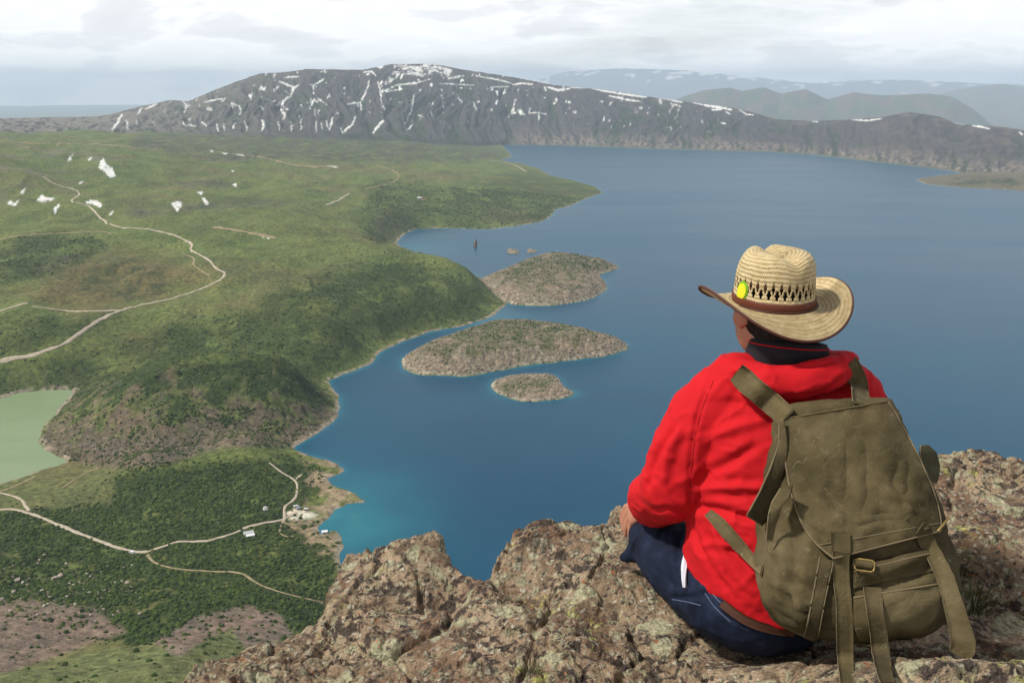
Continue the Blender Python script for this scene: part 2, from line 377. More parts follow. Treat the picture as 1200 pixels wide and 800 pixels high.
# snow left in the gullies of the far wall
SNOW_SEG = [(c1(p), w) for p, w in [
 ([(287,268),(275,290),(262,305)],2.2),([(296,283),(300,305)],1.2),([(332,253),(322,268)],1.6),([(342,256),(368,244)],1.6),([(320,280),(322,292)],.9),([(360,285),(362,293)],1.0),
 ([(430,238),(437,250),(432,264)],1.6),([(480,240),(510,233),(530,232)],1.3),([(545,243),(562,250),(566,262)],1.3),([(470,285),(485,296)],1.2),([(428,285),(436,297)],1.2),([(440,293),(460,296)],1.0),([(552,288),(545,303)],1.3),([(572,284),(580,305)],1.6),([(508,290),(512,308)],1.2),([(524,288),(526,306)],1.0),
 ([(612,280),(620,290),(612,306)],2.0),([(655,192),(690,205),(680,225),(650,247)],2.3),([(665,182),(700,180)],1.6),([(700,200),(680,212)],1.4),([(735,200),(760,186)],1.6),([(658,255),(668,270),(664,280)],2.2),([(670,255),(678,258)],1.5),([(653,285),(655,305)],1.2),([(683,285),(684,308)],1.4),([(706,280),(706,303)],1.4),([(725,255),(735,235),(745,240)],1.8),([(745,232),(760,240)],1.6),([(738,255),(738,270)],1.3),([(746,256),(746,268)],1.2),([(740,285),(741,310)],1.5),([(752,285),(756,302)],1.2),([(780,275),(772,305)],1.8),([(765,283),(768,300)],1.1),([(798,298),(803,312)],1.2),([(833,275),(825,293),(806,310)],1.8),([(815,245),(835,240),(842,250)],1.1),
 ([(866,190),(858,215),(845,240),(848,258)],1.6),([(885,192),(892,215),(893,245)],1.4),([(900,283),(885,298),(875,312)],2.6),([(890,218),(930,200),(975,195),(1010,185)],1.3),([(905,215),(940,210)],1.1),([(970,222),(965,260),(950,290)],1.4),([(968,290),(955,305)],1.2),([(1010,262),(1012,275)],1.1),([(925,185),(935,170)],1.3),([(850,170),(872,168),(880,178)],1.6),([(1110,240),(1118,262)],1.0),([(1075,228),(1078,240)],1.0),([(980,270),(990,274)],.9),([(1115,178),(1170,188),(1200,196)],1.3),([(1030,196),(1110,200)],.9),([(1150,205),(1195,203)],.9),
 ([(590,218),(592,224)],1),([(640,208),(644,214)],1),([(700,268),(702,276)],1),([(1050,185),(1085,178)],1.8),([(916,230),(914,238)],.9),([(610,250),(618,258)],.9)]]
SNOW_SEG += [(c2(p), w) for p, w in [
 ([(0,200),(20,195),(50,198)],1.6),([(85,205),(110,212),(135,208)],2.4),([(140,205),(170,206)],1.5),([(190,208),(230,216),(270,222),(315,228)],2.0),([(225,224),(270,234),(300,238)],1.6),([(340,228),(375,234),(398,240)],2.0),([(425,240),(460,248),(490,252),(515,258)],2.6),([(420,238),(445,243)],1.4),([(470,258),(490,256)],2.2),([(535,258),(548,268),(566,270)],1.3),([(500,262),(512,268)],1.0),([(490,288),(500,291)],1.4),
 ([(10,230),(2,255),(0,268)],1.6),([(40,265),(60,264)],1.3),([(62,265),(80,268)],1.2),([(20,264),(30,270)],1.0),([(125,238),(138,240)],1.6),([(0,262),(8,266)],2),([(795,280),(830,283),(868,278)],1.4),([(705,284),(716,286)],1.3),([(1035,288),(1060,292)],1.0),([(1080,294),(1100,297),(1118,302)],2.2),([(1188,310),(1196,316)],1.3),([(380,244),(395,250)],1.0)]]
SNOW_POLY = [c1([(925,165),(960,155),(1000,150),(1030,152),(1060,165),(1050,182),(1020,172),(990,180),(962,176),(940,172),(930,182),(905,200),(900,196)]),
 c1([(920,150),(955,150),(950,156),(925,158)])]
SNOW_LOW = [c3(p) for p in [[(322,118),(330,138),(350,152),(362,178),(345,184),(325,162),(306,148)],[(118,246),(130,237),(145,243),(170,247),(152,258),(118,257)],[(22,262),(34,254),(42,262),(62,250),(46,272),(34,266)],[(184,262),(187,272),(172,294),(167,280)],[(270,256),(300,251),(322,268),(312,276),(290,265),(268,263)],[(342,296),(356,286),(352,299)],[(534,262),(555,256),(570,263),(556,290)],[(610,223),(636,228),(630,237)],[(630,244),(640,246),(654,262),(642,268)],[(726,204),(738,199),(740,212)],[(60,234),(86,204),(74,230)],[(208,132),(228,108),(224,128)],[(266,131),(290,115),(284,126)],[(814,363),(845,368),(843,375)],[(655,95),(668,98),(664,104)],[(720,158),(732,160),(730,166)],[(240,203),(262,190),(256,200)],[(690,103),(710,106),(708,112)],[(730,108),(760,110),(760,115)],[(1020,146),(1055,146),(1050,151)]]]

ISL_GREEN = ([(515,388),(560,377),(620,373),(672,381),(655,394),(600,400),(540,398)], [(588,320),(622,302),(690,300),(718,311),(690,319),(640,313),(600,328)], [(583,451),(608,441),(648,443),(640,457),(600,465)])
def cover(x, y, z, u, v, h, land, t, isl, gul, gul2, n1, slope):
    """albedo per vertex, from a land-cover map"""
    N = len(x); r = np.hypot(x, y)
    col = np.zeros((N, 3)); C = lambda *c: np.array(c)
    def lay(m, c): 
        nonlocal col
        m = np.clip(m, 0, 1)[:, None]; col = col * (1 - m) + (c if getattr(c, 'ndim', 1) == 2 else np.asarray(c)) * m
    wu = u + 5 * fbm2(x / 60, y / 60, 3) ; wv = v + 3 * fbm2(x / 60 + 9, y / 60, 3)
    f1 = fbm2(x / 420 + 5, y / 420, 5); f2 = fbm2(x / 90, y / 90 + 3, 5); f3 = fbm2(x / 22, y / 22, 4); f4 = fbm2(x / 7, y / 7, 3)
    grass = C(.118, .146, .042) * np.ones((N, 1)); 
    col = grass + 0.0
    lay(sstep(-.1, .5, f1 + .5 * f2), C(.135, .125, .052))          # drier turf
    lay(sstep(.15, .6, f2 - .5 * f1) * .75, C(.066, .095, .024))
    scrubc = C(.034, .050, .014)
    lay(poly_px(wu, wv, [(40,345),(70,310),(140,292),(205,300),(235,330),(180,355),(90,372)], 14) * sstep(-.4, .2, f2 + .3) * .8, C(.125, .098, .042))
    lay(poly_px(wu, wv, [(95,318),(150,305),(195,318),(205,345),(150,352),(100,345)], 8) * sstep(-.05, .3, f3 + .1) * .8, C(.05, .06, .022))
    lay(poly_px(wu, wv, [(120,262),(260,250),(420,240),(470,262),(330,275),(170,272)], 12) * .5, C(.115, .135, .042))
    lay(poly_px(wu, wv, [(230,290),(300,285),(420,330),(400,370),(300,350),(262,320)], 16) * sstep(-.3, .3, f2) * .6, C(.062, .085, .024))
    lay(sstep(.05, .4, fbm2(x / 170 + 2, y / 170, 5)) * sstep(600, 1300, r) * .5, C(.066, .082, .028))
    # scrub over the lower slopes
    wS = np.maximum.reduce([poly_px(wu, wv, [(-60,440),(60,425),(190,385),(300,362),(335,335),(430,306),(470,296),(600,350),(560,380),(450,405),(380,450),(-60,480)], 14) * .9,
        poly_px(wu, wv, [(440,215),(520,222),(620,200),(720,222),(640,262),(480,275),(440,290),(420,262)], 8) * .62,
        poly_px(wu, wv, [(-60,300),(20,278),(110,276),(128,290),(90,310),(40,325),(-60,345)], 5) * .9,
        poly_px(wu, wv, [(-40,375),(60,372),(110,380),(30,412),(-40,418)], 8) * .7])
    wS = wS * sstep(-.42, .22, f2 + .45 * f3 + .15)
    lay(wS * .92, scrubc)
    # thin dark lava scrub at the foot of the far wall and dark scarps on the plateau
    wL = np.maximum.reduce([poly_px(wu, wv, [(160,158),(300,154),(430,157),(560,168),(600,180),(560,188),(430,192),(330,186),(270,190),(150,172)], 4),
        poly_px(wu, wv, [(205,213),(240,211),(275,213),(272,219),(215,220)], 2), poly_px(wu, wv, [(140,248),(200,240),(300,232),(340,236),(330,243),(240,246),(160,256)], 3) * .8,
        poly_px(wu, wv, [(40,318),(62,300),(88,297),(86,304),(60,318)], 3), poly_px(wu, wv, [(440,250),(470,255),(488,266),(470,280),(440,285)], 4) * .6])
    lay(wL * sstep(-.5, .1, f2 + f3) * .85, C(.075, .075, .05))
    lay(poly_px(wu, wv, [(-20,163),(110,168),(140,190),(60,205),(-20,240)], 14) * sstep(-.1, .35, f2) * .6, C(.2, .18, .14))
    # front scrub below the viewpoint
    front = poly_px(wu, wv, [(-60,600),(60,590),(130,560),(230,545),(340,535),(400,560),(345,600),(420,640),(400,760),(250,720),(190,760),(90,745),(-60,720)], 8)
    lay(front * sstep(-.75, -.05, f3 + .6 * f2), C(.036, .053, .015))
    lay(poly_px(wu, wv, [(-60,560),(60,548),(140,545),(130,590),(60,598),(-60,600)], 6) * .8, C(.12, .125, .05))
    # dome of lava with scrub on it
    dome = poly_px(wu, wv, [(47,515),(60,490),(90,456),(150,438),(230,425),(300,428),(360,440),(398,470),(396,490),(345,525),(260,520),(210,540),(150,550),(70,538)], 4)
    stony = C(.120, .096, .066) * np.ones((N, 1)) * (1 + .5 * f4[:, None])
    lay(dome * sstep(-.25, .35, -1.15 * f3 + .30 * f2 + .010 * (wv - 478)), stony)
    lay(dome * sstep(0, .4, f3 - .25 * f2 - .010 * (wv - 480)), C(.036, .054, .016))
    lay(poly_px(wu, wv, [(75,520),(130,512),(230,520),(300,510),(300,520),(240,530),(180,545),(130,540)], 5) * .7, C(.14, .108, .085))
    # scree fans
    scree = C(.175, .132, .105)
    lay(np.maximum(poly_px(wu, wv, [(180,752),(230,722),(290,708),(330,722),(345,745),(270,770),(190,770)], 3), poly_px(wu, wv, [(-60,712),(40,702),(112,712),(146,740),(90,760),(0,795),(-60,800)], 6) * sstep(-.5, .05, f2 + .6 * f3 + .2)), scree)
    lay(poly_px(wu, wv, [(-60,810),(0,788),(90,765),(180,752),(210,770),(270,735),(290,760),(260,830),(-60,830)], 4), C(.12, .135, .055))
    lay(poly_px(wu, wv, [(345,540),(402,540),(435,588),(395,605),(402,650),(372,650),(330,612),(330,594),(362,590)], 4) * sstep(-.1, .3, f3 + .5 * sstep(26, 6, land) - .12), C(.25, .195, .125))
    lay(poly_px(wu, wv, [(336,600),(350,594),(375,602),(366,608),(340,608)], 1.5), C(.52, .47, .38))
    # islands
    ism = sstep(-2, 2, isl)
    lay(ism, C(.235, .19, .14) * (1 + .55 * f4[:, None] + .2 * f3[:, None]))
    lay(ism * sstep(-.05, .3, f3 + .03 * (h - 17)) * .85 * (f4 > -.25), C(.075, .085, .03))
    lay(poly_px(wu, wv, [(1060,205),(1140,198),(1260,203),(1260,232),(1175,226),(1070,220)], 3) * sstep(-.5, .1, f3 + .5 * f2 + .2), C(.14, .115, .08))
    lay(poly_px(wu, wv, [(1095,212),(1140,206),(1200,208),(1200,218),(1120,217)], 3) * sstep(-.2, .2, f3 + f2) * .9, C(.040, .055, .022))
    for pg in ISL_GREEN: lay(ism * poly_px(wu, wv, pg, 4) * sstep(-.35, .15, f3) * .9, C(.060, .078, .026))
    # shore rim, pale stones above the waterline
    lay(sstep(-1.5, .5, land) * sstep(8, 3, land) * (t < 0) * sstep(.02, .2, f3 + .25), C(.27, .225, .175))
    lay(((isl > 0) & (isl < 3)) * 1.0, C(.33, .29, .23))
    # far wall
    wm = sstep(-.04, .03, t)
    rockc = C(.066, .060, .060) * (1 + .25 * (gul2[:, None] - .45) + .35 * f3[:, None])
    lay(wm, rockc)
    lay(wm * sstep(.0, .35, f2 + .35 * (1 - t) - .35 + .5 * (gul < .45)) * .85, C(.036, .050, .022))
    east = sstep(560, 640, u)
    lay(wm * east * sstep(.34, .02, t) * sstep(.0, .5, f3 * 1.2 + gul2 * .8 - .35), C(.21, .17, .14))
    lay(wm * sstep(.75, 1., t) * sstep(0, .3, f2 + .1) * .6, C(.14, .12, .105))
    lay(wm * sstep(420, 60, u) * sstep(.3, .8, gul2) * .6, C(.26, .23, .2))
    lay(wm * sstep(980, 1060, u) * sstep(-.1, .4, f2) * .6, C(.125, .108, .09))
    ju = u + 1.0 * f3; jv = v + 1.0 * f4
    s_ = np.arctan2(x, y) * 6500
    snow = seg_px(u + 2.2 * f2 + 1.2 * f3, v + 1.5 * f3, [(p_, w_ * .62) for p_, w_ in SNOW_SEG]) * sstep(-.42, -.12, f3 + .5 * f4)
    sp_ = fbm2(s_ / 42 + 3, (h + .35 * r) / 130, 4, .6); snow = np.maximum(snow, sstep(.34, .42, sp_ + .10 * (gul < .35) + .05 * f4) * sstep(.22, .5, t) * (t < 1.02) * sstep(150, 320, u) * sstep(930, 640, u))
    for p in SNOW_POLY: snow = np.maximum(snow, poly_px(ju, jv, p, 1.0) * sstep(-.12, .12, f2 * .8 + f3 * .9 + .02))
    snow = snow * (t > 0.02) 
    ju = u + 2.5 * f3 + f4; jv = v + 1.3 * f3 + .5 * f4
    for p in SNOW_LOW: snow = np.maximum(snow, poly_px(ju, jv, p, .5) * (r < 5600) * sstep(-.55, -.2, f3 + .4 * f4))
    lay(snow, C(.74, .74, .74))
    return col, np.clip(snow, 0, 1), wS, front, dome

def vnormal_z(X, Y, Z):
    dx = np.gradient(X, axis=1), np.gradient(Y, axis=1), np.gradient(Z, axis=1)
    dy = np.gradient(X, axis=0), np.gradient(Y, axis=0), np.gradient(Z, axis=0)
    nx = dx[1] * dy[2] - dx[2] * dy[1]; ny = dx[2] * dy[0] - dx[0] * dy[2]; nz = dx[0] * dy[1] - dx[1] * dy[0]
    return np.abs(nz) / (np.sqrt(nx ** 2 + ny ** 2 + nz ** 2) + 1e-9)

AZ = np.concatenate([np.linspace(-86, -31.2, 110)[:-1], np.linspace(-31.2, 31.2, 1080), np.linspace(31.2, 86, 110)[1:]])
rows = [16, 20, 26, 34, 46, 60, 80, 105, 135, 170, 205, 240, 275, 310, 345, 375, 400, 425, 445]
q = 460.0
while q < 8300: rows.append(q); q += min(max(q * q / 400 / 1050 * 0.95, 2.4), 12.5)
ROWS = np.array(rows)
m_land = Mat("scrub_and_turf_ground")
def mk_land():
    m = m_land; p = m.pos(); a = m.attr('albedo'); sn = m.attr('snow', 'Fac')
    n1 = m.noise(p, 0.16, 5, .65); n2 = m.noise(p, 0.9, 3, .6); n3 = m.noise(p, 0.02, 4, .6)
    k = m.ramp(n1, [(.30, .45), (.5, 1.0), (.70, 1.65)])
    c = m.mix(m.math('SUBTRACT', 1.0, sn), a, m.mix(1.0, a, k, 'MULTIPLY'))
    k2 = m.ramp(n2, [(.30, .75), (.70, 1.25)]); c = m.mix(m.math('SUBTRACT', 1.0, sn), c, m.mix(1.0, c, k2, 'MULTIPLY'))
    k3 = m.ramp(n3, [(.35, (.88, .95, .9)), (.65, (1.12, 1.05, 1.0))]); c = m.mix(1.0, c, k3, 'MULTIPLY')
    hgt = m.math('ADD', n1, m.math('MULTIPLY', n2, .3))
    m.fin(c, .95, m.bump(hgt, .9, 2.6), .15)
mk_land()
def build_terrain():
    A, R = np.meshgrid(np.radians(AZ), ROWS); X = R * np.sin(A); Y = R * np.cos(A)
    x, y = X.ravel(), Y.ravel()
    h, land, t, isl, gul, gul2, n1 = height(x, y, want=True)
    z = h + LAKE; Z = z.reshape(X.shape); u, v = proj(x, y, z)
    nz = vnormal_z(X, Y, Z).ravel()
    col, snow, wS, front, dome = cover(x, y, z, u, v, h, land, t, isl, gul, gul2, n1, nz)
    me = mesh_np('ground', np.stack([x, y, z], 1), grid_quads(*X.shape)); set_col(me, 'albedo', col); set_f(me, 'snow', snow)
    o = link('ground', me, m_land.m); tag(o, kind='structure')
    return dict(A=A, R=R, H=h.reshape(X.shape), land=land.reshape(X.shape), u=u.reshape(X.shape), v=v.reshape(X.shape), wS=wS.reshape(X.shape), front=front.reshape(X.shape), dome=dome.reshape(X.shape), isl=isl.reshape(X.shape), t=t.reshape(X.shape), Z=Z)
T = build_terrain()
_azr = np.radians(AZ)
def T_at(key, x, y):
    az = np.arctan2(x, y); r = np.hypot(x, y)
    i = np.clip(np.searchsorted(_azr, az) - 1, 0, len(AZ) - 2); j = np.clip(np.searchsorted(ROWS, r) - 1, 0, len(ROWS) - 2)
    a = (az - _azr[i]) / (_azr[i + 1] - _azr[i]); b = (r - ROWS[j]) / (ROWS[j + 1] - ROWS[j]); Q = T[key]
    return (Q[j, i] * (1 - a) + Q[j, i + 1] * a) * (1 - b) + (Q[j + 1, i] * (1 - a) + Q[j + 1, i + 1] * a) * b
def ground_hit(u, v):
    """first point where the line of sight through a pixel meets the ground"""
    d = ray(u, v); hd = math.hypot(d[0], d[1]); r = np.concatenate([np.arange(440, 1500, 1.5), np.arange(1500, 8200, 4.0)])
    x, y, z = d[0] / hd * r, d[1] / hd * r, d[2] / hd * r
    g = T_at('Z', x, y); k = np.nonzero(z <= np.maximum(g, LAKE))[0]
    k = k[0] if len(k) else len(r) - 1
    return x[k], y[k], max(g[k], LAKE)

# ------------------------------------------------------------------ land beyond the crater rim
def build_far():
    rr = [8300.0 - 12.5]
    rr = [ROWS[-1]]
    while rr[-1] < 15000: rr.append(rr[-1] + 45)
    while rr[-1] < 46000: rr.append(rr[-1] + 260)
    rr = np.array(rr); az = np.linspace(-86, 86, 900)
    A, R = np.meshgrid(np.radians(az), rr); X = R * np.sin(A); Y = R * np.cos(A); x, y = X.ravel(), Y.ravel(); a = A.ravel(); r = R.ravel()
    h0 = height(x, y); low = -470 + 60 * fbm2(x / 3000, y / 3000, 4)
    Rc = np.interp(a, C_AZ, C_R); z = np.maximum(h0, low + 30 * (r < 9000)); 
    z[: len(az)] = h0[: len(az)]
    z = z + LAKE
    col = np.ones((len(x), 3)) * np.array([.12, .125, .075]); f = fbm2(x / 1500, y / 1500, 5); f2 = fbm2(x / 400, y / 400, 5)
    col *= (1 + .5 * f[:, None]); snow = np.zeros(len(x))
    for L, Rr, Wd, sn, nz in ((RIDGE2, 17500, 1500, 0, 330), (RIDGE4, 29000, 2600, 0, 350), (RIDGE3, 41000, 3600, 1, 210)):
        ra, re = rid(L); e = np.interp(a, ra, re, left=-.2, right=-.2); zc = e * Rr
        d = (r - Rr) / Wd; b = np.exp(-np.abs(d) ** 1.5); g = 1 - np.abs(fbm2(a * Rr / 900 + .3 * f2, r / 1800, 5)) * 2
        zr = (LAKE - 470) + (zc - (LAKE - 470)) * b + nz * (g - .6) * (1 - b) * (b > .05) * (b * 2)
        zr = np.where(zc > LAKE - 470, zr, -1e5); up = zr > z; z = np.where(up, zr, z)
        c = np.array([.13, .095, .06]) if not sn else np.array([.12, .115, .11])
        col[up] = (c * (1 + .5 * f2[:, None]))[up]
        if sn: snow = np.where(up & (.6 * f + .6 * f2 + .9 * (b - .8) > .20), 1.0, snow)
        else: 
            gm = up & (f2 > .0); col[gm] = np.array([.065, .085, .035])
    col = np.where(snow[:, None] > .5, .8, col)
    me = mesh_np('hills', np.stack([x, y, z], 1), grid_quads(*X.shape)); set_col(me, 'albedo', col); set_f(me, 'snow', snow)
    o = link('hills', me, m_land.m); tag(o, kind='structure')
build_far()

# ------------------------------------------------------------------ water
def build_water():
    az = np.linspace(-24, 84, 520); rr = [430.0]
    while rr[-1] < 6800: rr.append(rr[-1] + min(max(rr[-1] ** 2 / 400 / 1050 * 2.0, 4), 60))
    rr = np.array(rr); A, R = np.meshgrid(np.radians(az), rr); X = R * np.sin(A); Y = R * np.cos(A); x, y = X.ravel(), Y.ravel()
    s = sdist(x, y, LAKE_S); d = s.copy()
    for k in 'abc': d = np.minimum(d, -sdist(x, y, ISL_S[k], 150))
    u, v = proj(x, y, np.full(len(x), LAKE)); wob = fbm2(x / 60, y / 60, 4)
    shal = np.exp(-np.maximum(d, 0) / (4.5 + 4 * wob)) * .42 * np.clip(.7 + 1.1 * wob, 0, 1)
    cove = np.exp(-(((u - 395) / 85) ** 2 + ((v - 612) / 46) ** 2) ** 1.0) * (1 + .8 * wob)
    cove2 = np.exp(-(((u - 565) / 60) ** 2 + ((v - 372) / 12) ** 2)) * .35 + np.exp(-(((u - 470) / 60) ** 2 + ((v - 292) / 10) ** 2)) * .3
    shal = np.clip(np.maximum(shal, np.maximum(cove * .52, cove2 * .5)), 0, 1)
    me = mesh_np('lake', np.stack([x, y, np.full(len(x), LAKE)], 1), grid_quads(*X.shape)); set_f(me, 'shallow', shal)
    m = Mat('lake_water'); p = m.pos(); sh = m.attr('shallow', 'Fac')
    w1 = m.noise(m.mapping(p, (.02, .05, 1)), 1.0, 3, .5); big = m.noise(m.mapping(p, (.0011, .0032, 1), (0, 0, .25)), 1.0, 5, .6, .6)
    deep = m.ramp(big, [(.35, (.002, .050, .100)), (.65, (.005, .068, .122))])
    c = m.ramp(sh, [(0, (0, 0, 0)), (.12, (.004, .03, .03)), (.45, (.010, .078, .07)), (.8, (.05, .15, .115)), (1, (.14, .20, .14))])
    c = m.mix(1.0, deep, c, 'ADD')
    fine = m.noise(m.mapping(p, (.25, .6, 1)), 1.0, 4, .6)
    rough = m.ramp(big, [(.38, .29), (.62, .34)])
    nrm = m.bump(fine, .16, .35)
    m.b.inputs['IOR'].default_value = 1.33
    o = link('lake', me, m.fin(c, rough, nrm, .28)); tag(o, kind='structure')
    # pond
    poly = chaikin(POND_W, n=2); c0 = poly.mean(0); big_p = c0 + (poly - c0) * 1.06
    bm = bmesh.new(); vs = [bm.verts.new((a, b, LAKE - .05)) for a, b in big_p]; f = bm.faces.new(vs); bmesh.ops.triangulate(bm, faces=[f])
    me = bpy.data.meshes.new('pond'); bm.to_mesh(me); bm.free()
    m = Mat('murky_green_water'); p = m.pos(); n = m.noise(m.mapping(p, (.004, .012, 1)), 1, 4, .6)
    c = m.ramp(n, [(.3, (.17, .235, .115)), (.7, (.225, .285, .16))]); m.b.inputs['IOR'].default_value = 1.33
    o = link('pond', me, m.fin(c, .35, m.bump(m.noise(m.mapping(p, (.2, .5, 1)), 1, 3), .3, .3), .35)); tag(o, kind='structure')
    for pl in me.polygons: 
        if pl.normal.z < 0: me.flip_normals(); break
build_water()

# ------------------------------------------------------------------ the air
def build_haze():
    x0, x1, y0, y1, z0, z1 = -47000, 47000, -400, 47500, -1100, 560
    V = [(x, y, z) for x in (x0, x1) for y in (y0, y1) for z in (z0, z1)]
    bm = bmesh.new(); vs = [bm.verts.new(p) for p in V]; bmesh.ops.convex_hull(bm, input=vs); bmesh.ops.recalc_face_normals(bm, faces=bm.faces)
    me = bpy.data.meshes.new('haze'); bm.to_mesh(me); bm.free()
    m = bpy.data.materials.new('air'); m.use_nodes = True; nt = m.node_tree; nt.nodes.clear()
    o_ = nt.nodes.new('ShaderNodeOutputMaterial'); pv = nt.nodes.new('ShaderNodeVolumePrincipled')
    pv.inputs['Color'].default_value = (.68, .83, 1.0, 1); pv.inputs['Density'].default_value = HAZE; pv.inputs['Anisotropy'].default_value = 0.0
    for k in ('Density Attribute', 'Color Attribute', 'Temperature Attribute'):
        if k in pv.inputs: pv.inputs[k].default_value = ''
    nt.links.new(pv.outputs[0], o_.inputs['Volume'])
    o = link('haze', me, m); tag(o, kind='stuff')
HAZE = 4.5e-5
build_haze()
# ------------------------------------------------------------------ roads and tracks, draped on the ground
m_road = Mat('pale_gravel'); _p = m_road.pos()
m_road.fin(m_road.mix(m_road.ramp(m_road.noise(_p, .35, 4), [(.35, 0), (.65, 1)]), (.36, .30, .22), (.50, .43, .34)), .95, None, .1)
m_track = Mat('worn_earth_track'); _p = m_track.pos()
m_track.fin(m_track.mix(m_track.ramp(m_track.noise(_p, .25, 4), [(.35, 0), (.65, 1)]), (.20, .17, .09), (.36, .28, .17)), .95, None, .1)
def smooth_line(p, n=2):
    p = np.array(p, float)
    for _ in range(n):
        a = 0.75 * p[:-1] + 0.25 * p[1:]; b = 0.25 * p[:-1] + 0.75 * p[1:]
        p = np.concatenate([p[:1], np.stack([a, b], 1).reshape(-1, 2), p[-1:]])
    return p
def drape(name, px, width, mat, lift=0.6, gaps=0.0):
    w = np.array([ground_hit(u, v)[:2] for u, v in smooth_line(px, 2)]); w = smooth_line(w, 1)
    seg = np.hypot(*np.diff(w, axis=0).T); s = np.concatenate([[0], np.cumsum(seg)]); n = max(int(s[-1] / 4), 4)
    t = np.linspace(0, s[-1], n); c = np.stack([np.interp(t, s, w[:, 0]), np.interp(t, s, w[:, 1])], 1)
    c += 1.2 * np.stack([fbm2(t / 30, t * 0 + len(px), 2), fbm2(t / 30, t * 0 + 7 + len(px), 2)], 1)
    d = np.gradient(c, axis=0); d /= np.linalg.norm(d, axis=1)[:, None] + 1e-9; nrm = np.stack([-d[:, 1], d[:, 0]], 1)
    V = []; K = [-1, -.5, 0, .5, 1]
    ww = width * .36 * (1 + .9 * fbm2(t / 18, t * 0 + 3, 3))
    for k in K:
        q = c + nrm * (k * ww)[:, None]; z = T_at('Z', q[:, 0], q[:, 1]) + lift * (1 - .55 * abs(k) ** 3); V.append(np.stack([q[:, 0], q[:, 1], z], 1))
    V = np.stack(V, 1); q = grid_quads(n, len(K))
    o = link(name, mesh_np(name, V.reshape(-1, 3), q), mat.m); tag(o, kind='structure')
    ROADS.append(c); return o
ROADS = []
R6 = lambda L: [(x * .3583, 540 + y * .3583) for x, y in L]
R4_ = lambda L: [(350 + x * .4, 160 + y * .4) for x, y in L]
drape('road', c3([(135,180),(170,205),(240,220),(252,238),(212,257),(280,268),(312,310),(365,340),(440,341),(520,355),(575,376),(604,392),(590,410),(650,435),(672,466),(716,487),(640,527),(540,562),(400,588),(322,620),(270,655),(200,705),(100,740),(10,752),(-60,775)]), 6.6, m_road, 1.0)
drape('track', c3([(370,597),(250,602),(170,595),(100,585)]), 5, m_road, .9)
drape('track', c3([(85,575),(60,580),(-10,604)]), 7, m_road, .9)
drape('track', c3([(350,358),(325,350),(200,356),(90,362),(-20,378)]), 6, m_track, .9)
drape('track', c3([(570,420),(612,435),(600,455),(640,482),(655,490)]), 5, m_track, .9)
drape('track', c3([(668,337),(720,345),(800,358),(860,372)]), 14, m_track, .9)
drape('track', R4_([(80,202),(115,188),(147,168)]), 8, m_road, 1)
drape('track', R4_([(195,155),(245,145),(300,124),(284,100),(228,84)]), 7, m_track, 1)
drape('track', R4_([(560,70),(600,74),(640,86),(668,105)]), 10, m_road, 1)
drape('track', c3([(655,98),(720,106),(800,115),(860,128),(900,140),(960,148),(1060,148)]), 12, m_track, 1)
drape('track', c3([(-30,62),(40,72),(160,78),(300,76),(440,92)]), 14, m_track, 1.2)
drape('road', R6([(-30,162),(48,158),(110,176),(170,200),(250,235),(330,265),(400,290),(445,300),(480,299)]), 6.0, m_road, .7)
drape('road', R6([(480,299),(520,285),(575,264),(660,266),(720,252),(760,240),(800,220),(850,208),(920,195),(970,170)]), 4.2, m_road, .7)
drape('track', R6([(925,205),(930,185),(928,155),(950,135),(970,118),(975,80),(965,62),(930,45),(880,8)]), 3.4, m_road, .7)
drape('track', R6([(968,62),(988,44)]), 3, m_road, .7)
drape('track', R6([(480,300),(498,330),(545,350),(640,360),(700,362),(790,366),(840,400),(890,422),(950,440),(1060,464)]), 3.6, m_track, .7)
drape('track', R6([(-30,112),(30,92),(112,54)]), 4.5, m_track, .7)
drape('track', R6([(95,165),(70,125),(20,108),(-20,104)]), 4, m_road, .7)
drape('track', R6([(200,92),(260,50),(330,20)]), 3, m_track, .7)
drape('track', R6([(920,197),(945,212),(985,205)]), 3, m_track, .7)
drape('track', R6([(920,212),(912,235),(935,250),(960,248)]), 2.6, m_track, .7)

# ------------------------------------------------------------------ scrub and boulders
def ico(sub):
    bm = bmesh.new(); bmesh.ops.create_icosphere(bm, subdivisions=sub, radius=1.0)
    v = np.array([q.co[:] for q in bm.verts]); f = np.array([[q.index for q in p.verts] for p in bm.faces]); bm.free(); return v, f
ICO1, ICO2, ICO3 = ico(1), ico(2), ico(3)
def bush_variant(base, k):
    v, f = base; rg = np.random.default_rng(100 + k); n = v.copy()
    n = n * (0.78 + .42 * fbm3(v * 1.6 + 9 * k, 3) + .16 * rg.uniform(-1, 1, len(v)))[:, None]
    n[:, 2] = np.where(n[:, 2] < 0, n[:, 2] * .35, n[:, 2] * (.72 + .1 * (k % 3))); return n, f
LIMB = [(205,800),(225,780),(262,767),(283,749),(325,742),(346,728),(371,720),(381,703),(385,676),(396,659),(408,645),(900,500),(1300,500),(1300,1000),(205,1000)]
